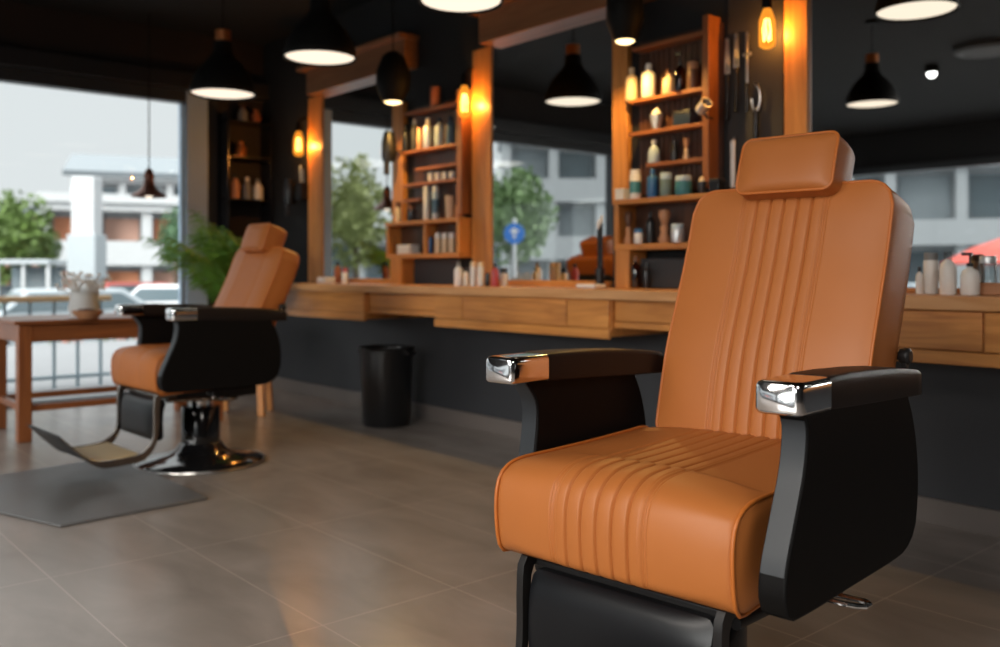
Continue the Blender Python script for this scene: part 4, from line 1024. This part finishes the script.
# ------------------------------------------------------------------ stool and palm
sx_, sy_ = XY(243, 6.45)
t = thing('wooden_stool', 'low wooden stool behind the far chair carrying the palm', 'stool', (sx_, sy_, 0), math.asin(SN))
MB().box(-.19, .19, -.15, .15, .40, .43).build('seat', M['tablewood'], t, bevel=.005)
for a, b_ in ((-1, -1), (1, -1), (-1, 1), (1, 1)):
    MB().obox((a*.15, b_*.11, .20), (.022, 0, 0), (0, .02, 0), (-a*.012, -b_*.01, .1995)).build('leg', M['oak_v'], t, bevel=.004)
t = thing('potted_palm', 'green potted palm with arching fronds behind the far chair', 'plant', (sx_-.02, sy_-.02, .4305), 0)
MB().lathe([(0, 0), (.095, 0), (.13, .20), (.135, .22), (.122, .22), (.115, .19), (0, .19)], n=36).build('pot', M['pot'], t, angle=50)
lf = MB(); rb = MB()
dirv = Vector((-CS, -SN, 0))      # towards the window
for i in range(26):
    base = math.atan2(dirv.y, dirv.x); a = base+random.uniform(-2.0, 2.0) if i < 21 else random.uniform(0, 2*PI)
    el = random.uniform(1.15, 1.5); Ln = random.uniform(.6, .98) if i < 21 else random.uniform(.4, .55)
    pts = []; p = Vector((.03*math.cos(a), .03*math.sin(a), .18)); n_ = 14; e_ = el
    for k in range(n_):
        pts.append(p.copy()); d = Vector((math.cos(a)*math.cos(e_), math.sin(a)*math.cos(e_), math.sin(e_))); p = p+d*(Ln/n_); e_ -= (1.35/n_)*(.35+k/n_)
    rb.tube(pts, [.004*(1-k/n_)+.001 for k in range(n_)], 5)
    for k in range(3, n_):
        c = pts[k]; d = (pts[k]-pts[k-1]).normalized(); side = d.cross(Vector((0, 0, 1))).normalized(); up = side.cross(d)
        for s in (-1, 1):
            for q in (0, .5):
                ll = (.17*math.sin(PI*(k-1.5)/(n_-1))+.05)*random.uniform(.85, 1.1); w2 = .0095
                b0 = c+d*(Ln/n_)*q; dr = (side*s*.82+d*.6-up*random.uniform(.1, .5)).normalized(); wv = d.cross(dr).cross(dr).normalized()*w2
                m1 = b0+dr*ll*.45+up*.006; tip = b0+dr*ll-Vector((0, 0, ll*.3))
                lf.add([b0-wv*.3, b0+wv*.3, m1+wv, m1-wv, tip], [(0, 1, 2, 3), (3, 2, 4)])
lf.build('fronds', M['green_leaf'], t, angle=60); rb.build('stems', pm('stem_green', (.12, .2, .05), .5), t)

# ------------------------------------------------------------------ outside
pave = mat('pale_paving', (.22, .23, .24), .8, vary=.1, vscale=1)
struct(MB().box(-14, XW-.15, -50, 30, -.14, -.02).build('pavement', pave, smooth=False), 'pale pavement outside the shop window', 'pavement')
struct(MB().box(XW-.14, 40, -13, YS-.16, -.14, -.02).build('pavement', pave, smooth=False), 'pale pavement on the street side', 'pavement')
struct(MB().box(-120, 60, -120, 90, -1.0, -.8).build('road', mat('grey_road', (.17, .18, .19), .8, vary=.1), smooth=False), 'grey road surface beyond the pavement', 'road')
rail_m = pm('rail_blue_grey', (.25, .33, .38), .5)
t = thing('terrace_railing', 'pale railing with wooden top rail outside the shop window', 'railing', (-8.6, 0, -.02), 0)
MB().box(-.05, .05, -5, 2.75, .76, .81).build('top_rail', pm('rail_wood', (.5, .32, .17), .6), t, bevel=.006)
MB().box(-.02, .02, -5, 2.75, .08, .11).build('bottom_rail', rail_m, t)
for i in range(40): MB().box(-.012, .012, -4.95+i*.195, -4.926+i*.195, .0, .76).build('baluster', rail_m, t)
white = mat('white_render', (.50, .52, .53), .7, vary=.04); greyc = mat('grey_facade', (.36, .4, .42), .7); orange = mat('orange_blind', (.72, .3, .16), .7, vary=.3, vscale=.8)
wglass = mat('facade_glass', (.12, .16, .18), .1, spec=.8); slate = mat('slate_roof', (.2, .23, .25), .7); pink = mat('salmon_wall', (.6, .36, .28), .8)
def building(label, loc, rz, w_, dpt, h, floors, bays, body, infill, roofm, slope=False, fins=True, z0=-.8):
    """loc: centre of the front foot; the front faces local -y"""
    t = thing('building', label, 'building', (loc[0], loc[1], z0), rz)
    MB().box(-w_/2, w_/2, .3, dpt, 0, h).build('walls', body, t, smooth=False)
    fh = h/floors
    for f in range(floors):
        MB().box(-w_/2, w_/2, -.9, .3, fh*(f+1)-.35, fh*(f+1)).build('balcony_slab', body, t, smooth=False)
        if f > 0: MB().box(-w_/2, w_/2, -.9, -.82, fh*f, fh*f+.75).build('balcony_parapet', white, t, smooth=False)
        bw = w_/bays
        for b_ in range(bays):
            x = -w_/2+bw*(b_+.5)
            fr = MB().box(x-bw*.38, x+bw*.38, .22, .3, fh*f+.5, fh*(f+1)-.55).build('window', greyc, t, smooth=False)
            MB().box(x-bw*.35, x+bw*.35, .18, .22, fh*f+.58, fh*(f+1)-.62).build('pane', infill[(f+b_) % len(infill)], fr, smooth=False)
    if fins:
        for b_ in range(bays+1):
            x = -w_/2+(w_/bays)*b_; MB().box(x-.22, x+.22, -.7, .3, 0, h).build('fin', white, t, smooth=False)
    if slope:
        MB().prism([(-1.6, h), (dpt*.5, h+2.0), (dpt*.5, h+2.3), (-1.8, h+.35)], -w_/2-.6, w_/2+.6, 'x').build('roof', roofm, t, smooth=False)
    else:
        MB().box(-w_/2-.3, w_/2+.3, -1.1, dpt, h, h+.4).build('roof', roofm, t, smooth=False)
    return t
def room_dir_rz(p):               # turn a front (local -y) towards the shop
    return math.atan2(-p[0], p[1])+0.0
def face(px, d, mirrored=False):
    p = refl(px, d) if mirrored else XY(px, d); return p
ang = -PI/2+PI
def B(label, px, d, w_, h, floors, bays, infill, mirrored=False, slope=False, body=None, dpt=10, fins=True, rz=None, roofm=None):
    p = face(px, d, mirrored)
    v = Vector((-p[0], (0 if not mirrored else 0)-p[1])); rz_ = math.atan2(v.x, -v.y) if rz is None else rz
    return building(label, p, rz_, w_, dpt, h, floors, bays, body or white, infill, roofm or slate, slope, fins)
B('white terraced building with orange blinds across the street', 122, 42, 6.3, 4.9, 2, 3, [orange, orange, pink], roofm=white, dpt=3)
B('grey-roofed white building behind the orange-blind one', 170, 68, 13, 8.6, 3, 4, [wglass, greyc], slope=True)
B('low salmon building at the left behind the trees', 46, 50, 6.5, 4.9, 2, 3, [orange, wglass, pink], body=pink, roofm=slate, fins=False, dpt=4)
B('long pale building beyond the shop window, past the trees', -80, 82, 16, 7.0, 2, 6, [wglass, greyc])
B('white modern building reflected in the middle mirror', 600, 44, 9, 8.2, 3, 4, [wglass, greyc], True, dpt=5)
B('pale low building reflected behind the left mirror tree', 360, 60, 22, 4.0, 1, 6, [wglass], True, dpt=5)
B('white office block reflected in the right mirror', 925, 40, 14, 6.6, 2, 5, [wglass, greyc], True, dpt=5)
B('pale shop row reflected in the middle mirror behind the tree', 510, 90, 18, 6.5, 2, 6, [wglass, orange], True)
B('long white building facing the street side windows', 1900, 40, 34, 5.0, 2, 12, [wglass], True, rz=PI)
# white column in front of the building
p = XY(87, 27)
t = thing('advertising_column', 'white square column with grey panel in front of the white building', 'column', (p[0], p[1], -.8), math.asin(SN))
MB().box(-.33, .33, -.3, .3, 0, 4.6).build('shaft', white, t, bevel=.03)
MB().box(-.42, .42, -.4, .4, 1.6, 2.9).build('panel', greyc, t, bevel=.03)
def tree(label, px, d, row_c, rpx, mirrored=False, col=(.10, .17, .05), squash=1.0, seed=1):
    rnd = random.Random(seed)
    p = face(px, d, mirrored); dd = d; R = rpx/F*dd; zc = CH-(row_c-HY)*dd/F
    t = thing('street_tree', label, 'tree', (p[0], p[1], -.8), 0)
    z = zc+.8
    MB().tube([(0, 0, 0), (.05, 0, z*.5), (0, .03, z)], [.16, .12, .06], 8).build('trunk', pm('bark', (.1, .07, .05), .8), t)
    m = mat('leaves_'+str(seed), col, .6, vary=.45, vscale=1.6)
    mb = MB()
    for i in range(1500):
        u = rnd.uniform(-1, 1); th = rnd.uniform(0, 2*PI); rr = R*(.45+.55*rnd.random()**.5)*(1+.22*math.sin(3*th+seed)*math.cos(4*u))
        q = math.sqrt(1-u*u); c = Vector((rr*q*math.cos(th), rr*q*math.sin(th), z+rr*u*squash))
        a = Vector((rnd.gauss(0, 1), rnd.gauss(0, 1), rnd.gauss(0, 1))).normalized()*R*.10; b_ = a.cross(Vector((rnd.gauss(0, 1), rnd.gauss(0, 1), rnd.gauss(0, 1)))).normalized()*R*.07
        mb.add([c-a, c+b_, c+a, c-b_], [(0, 1, 2, 3)])
    mb.sphere((0, 0, z), R*.62, sz=squash, n=16)
    mb.build('crown', m, t, smooth=False)
    return t
tree('leafy green tree at the left edge of the shop window', 12, 30, 238, 40, col=(.10, .165, .035), squash=1.1, seed=1)
tree('rounder green tree right of the first one outside', 42, 34, 248, 18, col=(.075, .13, .035), seed=2)
tree('dark green tree close to the blue-grey upright', 176, 33, 240, 17, col=(.06, .13, .06), squash=1.9, seed=3)
tree('large autumn-green tree reflected in the left mirror', 357, 30, 215, 33, True, (.17, .2, .06), 1.7, 4)
tree('bushy green tree reflected in the middle mirror', 515, 30, 215, 40, True, (.13, .21, .08), 1.1, 5)
tree('green tree outside the window hidden from the middle mirror', -120, 36, 225, 40, False, (.12, .2, .06), 1.1, 6)
def car(label, px, d, m, rz, mirrored=False, van=False):
    p = face(px, d, mirrored)
    t = thing('car', label, 'car', (p[0], p[1], -.8), rz)
    h = 1.9 if van else 1.45
    side = [(-2.1, .3), (-2.15, .75), (-1.9, .95), (-1.2, 1.0), (-.7, h), (1.1, h), (1.7, 1.05), (2.1, .95), (2.15, .35)]
    MB().prism(side, -.82, .82, 'y').build('body', m, t, bevel=.06)
    MB().prism([(-1.12, 1.0), (-.68, h-.08), (1.05, h-.08), (1.55, 1.05)], -.835, .835, 'y').build('side_windows', wglass, t, bevel=.01)
    MB().prism([(-1.24, 1.02), (-.78, h-.06), (-.70, h-.09), (-1.14, 1.0)], -.7, .7, 'y').build('windscreen', wglass, t)
    for x in (-1.35, 1.35):
        for y in (-.8, .8):
            w_ = MB().lathe([(0, -.1), (.28, -.1), (.33, -.06), (.33, .06), (.28, .1), (0, .1)], (x, y, .33), 20, (0, 1, 0)).build('wheel', M['darkbottle'], t)
            MB().lathe([(0, -.11), (.18, -.11), (.18, .11), (0, .11)], (x, y, .33), 16, (0, 1, 0)).build('hub_cap', M['silver'], w_)
    return t
p = XY(30, 24); t = thing('bus_shelter', 'grey bus shelter with glass back under the left trees outside', 'bus shelter', (p[0], p[1], -.8), math.asin(SN))
MB().box(-.75, .75, -.5, .5, 2.0, 2.12).build('roof', greyc, t, bevel=.02)
for x in (-.7, -.02, .62):
    MB().box(x, x+.08, -.4, -.32, 0, 2.0).build('post', white, t, bevel=.01)
MB().box(-.68, .68, .38, .40, .3, 1.95).build('back_pane', wglass, t)
MB().box(-.45, .45, .1, .35, .4, .48).build('bench', orange, t, bevel=.01)
for i, (px_, d_) in enumerate(((112, 17), (146, 17.4), (66, 15.5))):
    p = XY(px_, d_); t = thing('flower_planter', ['planter of reddish flowers outside, left one of the pair before the orange-blind building', 'planter of reddish flowers outside, right one of the pair before the orange-blind building', 'planter of reddish flowers outside beside the white column'][i], 'planter', (p[0], p[1], -.8), .3*i)
    MB().prism([(-.16, 0), (.16, 0), (.2, .5), (-.2, .5)], -.2, .2, 'y').build('trough', greyc, t, bevel=.02)
    rn = random.Random(i+3); fm = MB(); gm = MB()
    for k in range(90):
        a = rn.uniform(0, 2*PI); q = rn.random()**.5*.27; c = (q*math.cos(a), q*math.sin(a), .52+rn.random()*.5)
        (fm if k % 2 else gm).sphere(c, .035, n=6)
    fm.build('blossom_mass', pm('blossom', (.5, .2, .14), .7), t); gm.build('leaf_mass', pm('planter_leaf', (.09, .13, .06), .7), t)
cw = pm('white_car_paint', (.75, .76, .78), .3); cb = pm('grey_car_paint', (.38, .43, .46), .3); cg = pm('dark_car_paint', (.06, .07, .08), .3); cr = pm('red_car_paint', (.35, .04, .03), .3)
car('white car parked beyond the railing near the blue-grey upright', 176, 25, cw, .9)
car('dark car parked in the street left of the bus shelter', -40, 24, cg, 1.9)
car('silver-grey car beyond the railing left of the white column', 58, 19, cb, 1.5)
car('dark red car in front of the orange-blind building', 128, 30, cr, 1.4)
car('white car reflected low in the left mirror', 350, 26, cw, 1.4, True)
car('white car reflected low in the middle mirror', 560, 28, cw, .6, True)
car('silver-grey car reflected low in the right mirror', 900, 28, cb, .2, True)
# round blue road sign reflected in the middle mirror
p = refl(517, 15)
t = thing('road_sign', 'round blue road sign with white arrow reflected in the middle mirror', 'sign', (p[0], p[1], -.02), 0)
MB().tube([(0, 0, 0), (0, 0, 1.9)], .03, 10).build('pole', M['silver'], t)
dd = Vector((-p[0]*.8-2, YW-p[1], 0)).normalized()
dd = Vector((PX(517, YW)-p[0], YW-p[1], 0)).normalized()
MB().lathe([(0, 0), (.17, 0), (.17, .02), (0, .02)], Vector((0, 0, 1.65))+dd*.032, 32, dd).build('disc', pm('sign_blue', (.02, .16, .55), .4), t)
sd = Vector((-dd.y, dd.x, 0)); up = Vector((0, 0, 1)); c0 = Vector((0, 0, 1.65))+dd*.056
MB().obox(c0, sd*.018, dd*.002, up*.08).obox(c0+sd*.03+up*.05, sd*.035-up*.03, dd*.002, (sd*.01+up*.012)).obox(c0-sd*.03+up*.05, sd*.035+up*.03, dd*.002, (-sd*.01+up*.012)).build('arrow', M['milk'], t)
# red parasol reflected in the right mirror
p = refl(1003, 20)
t = thing('parasol', 'red parasol outside, reflected at the right edge of the right mirror', 'parasol', (p[0], p[1], -.8), 0)
zt0 = CH-(238-HY)*20/F+.8
MB().lathe([(1.3, zt0-.55), (.65, zt0-.22), (.02, zt0), (.02, zt0-.03), (.64, zt0-.25), (1.29, zt0-.58)], n=8).build('canopy', pm('red_canvas', (.65, .1, .07), .7), t, smooth=False)
MB().tube([(0, 0, 0), (0, 0, zt0)], .025, 10).build('pole', M['silver'], t)
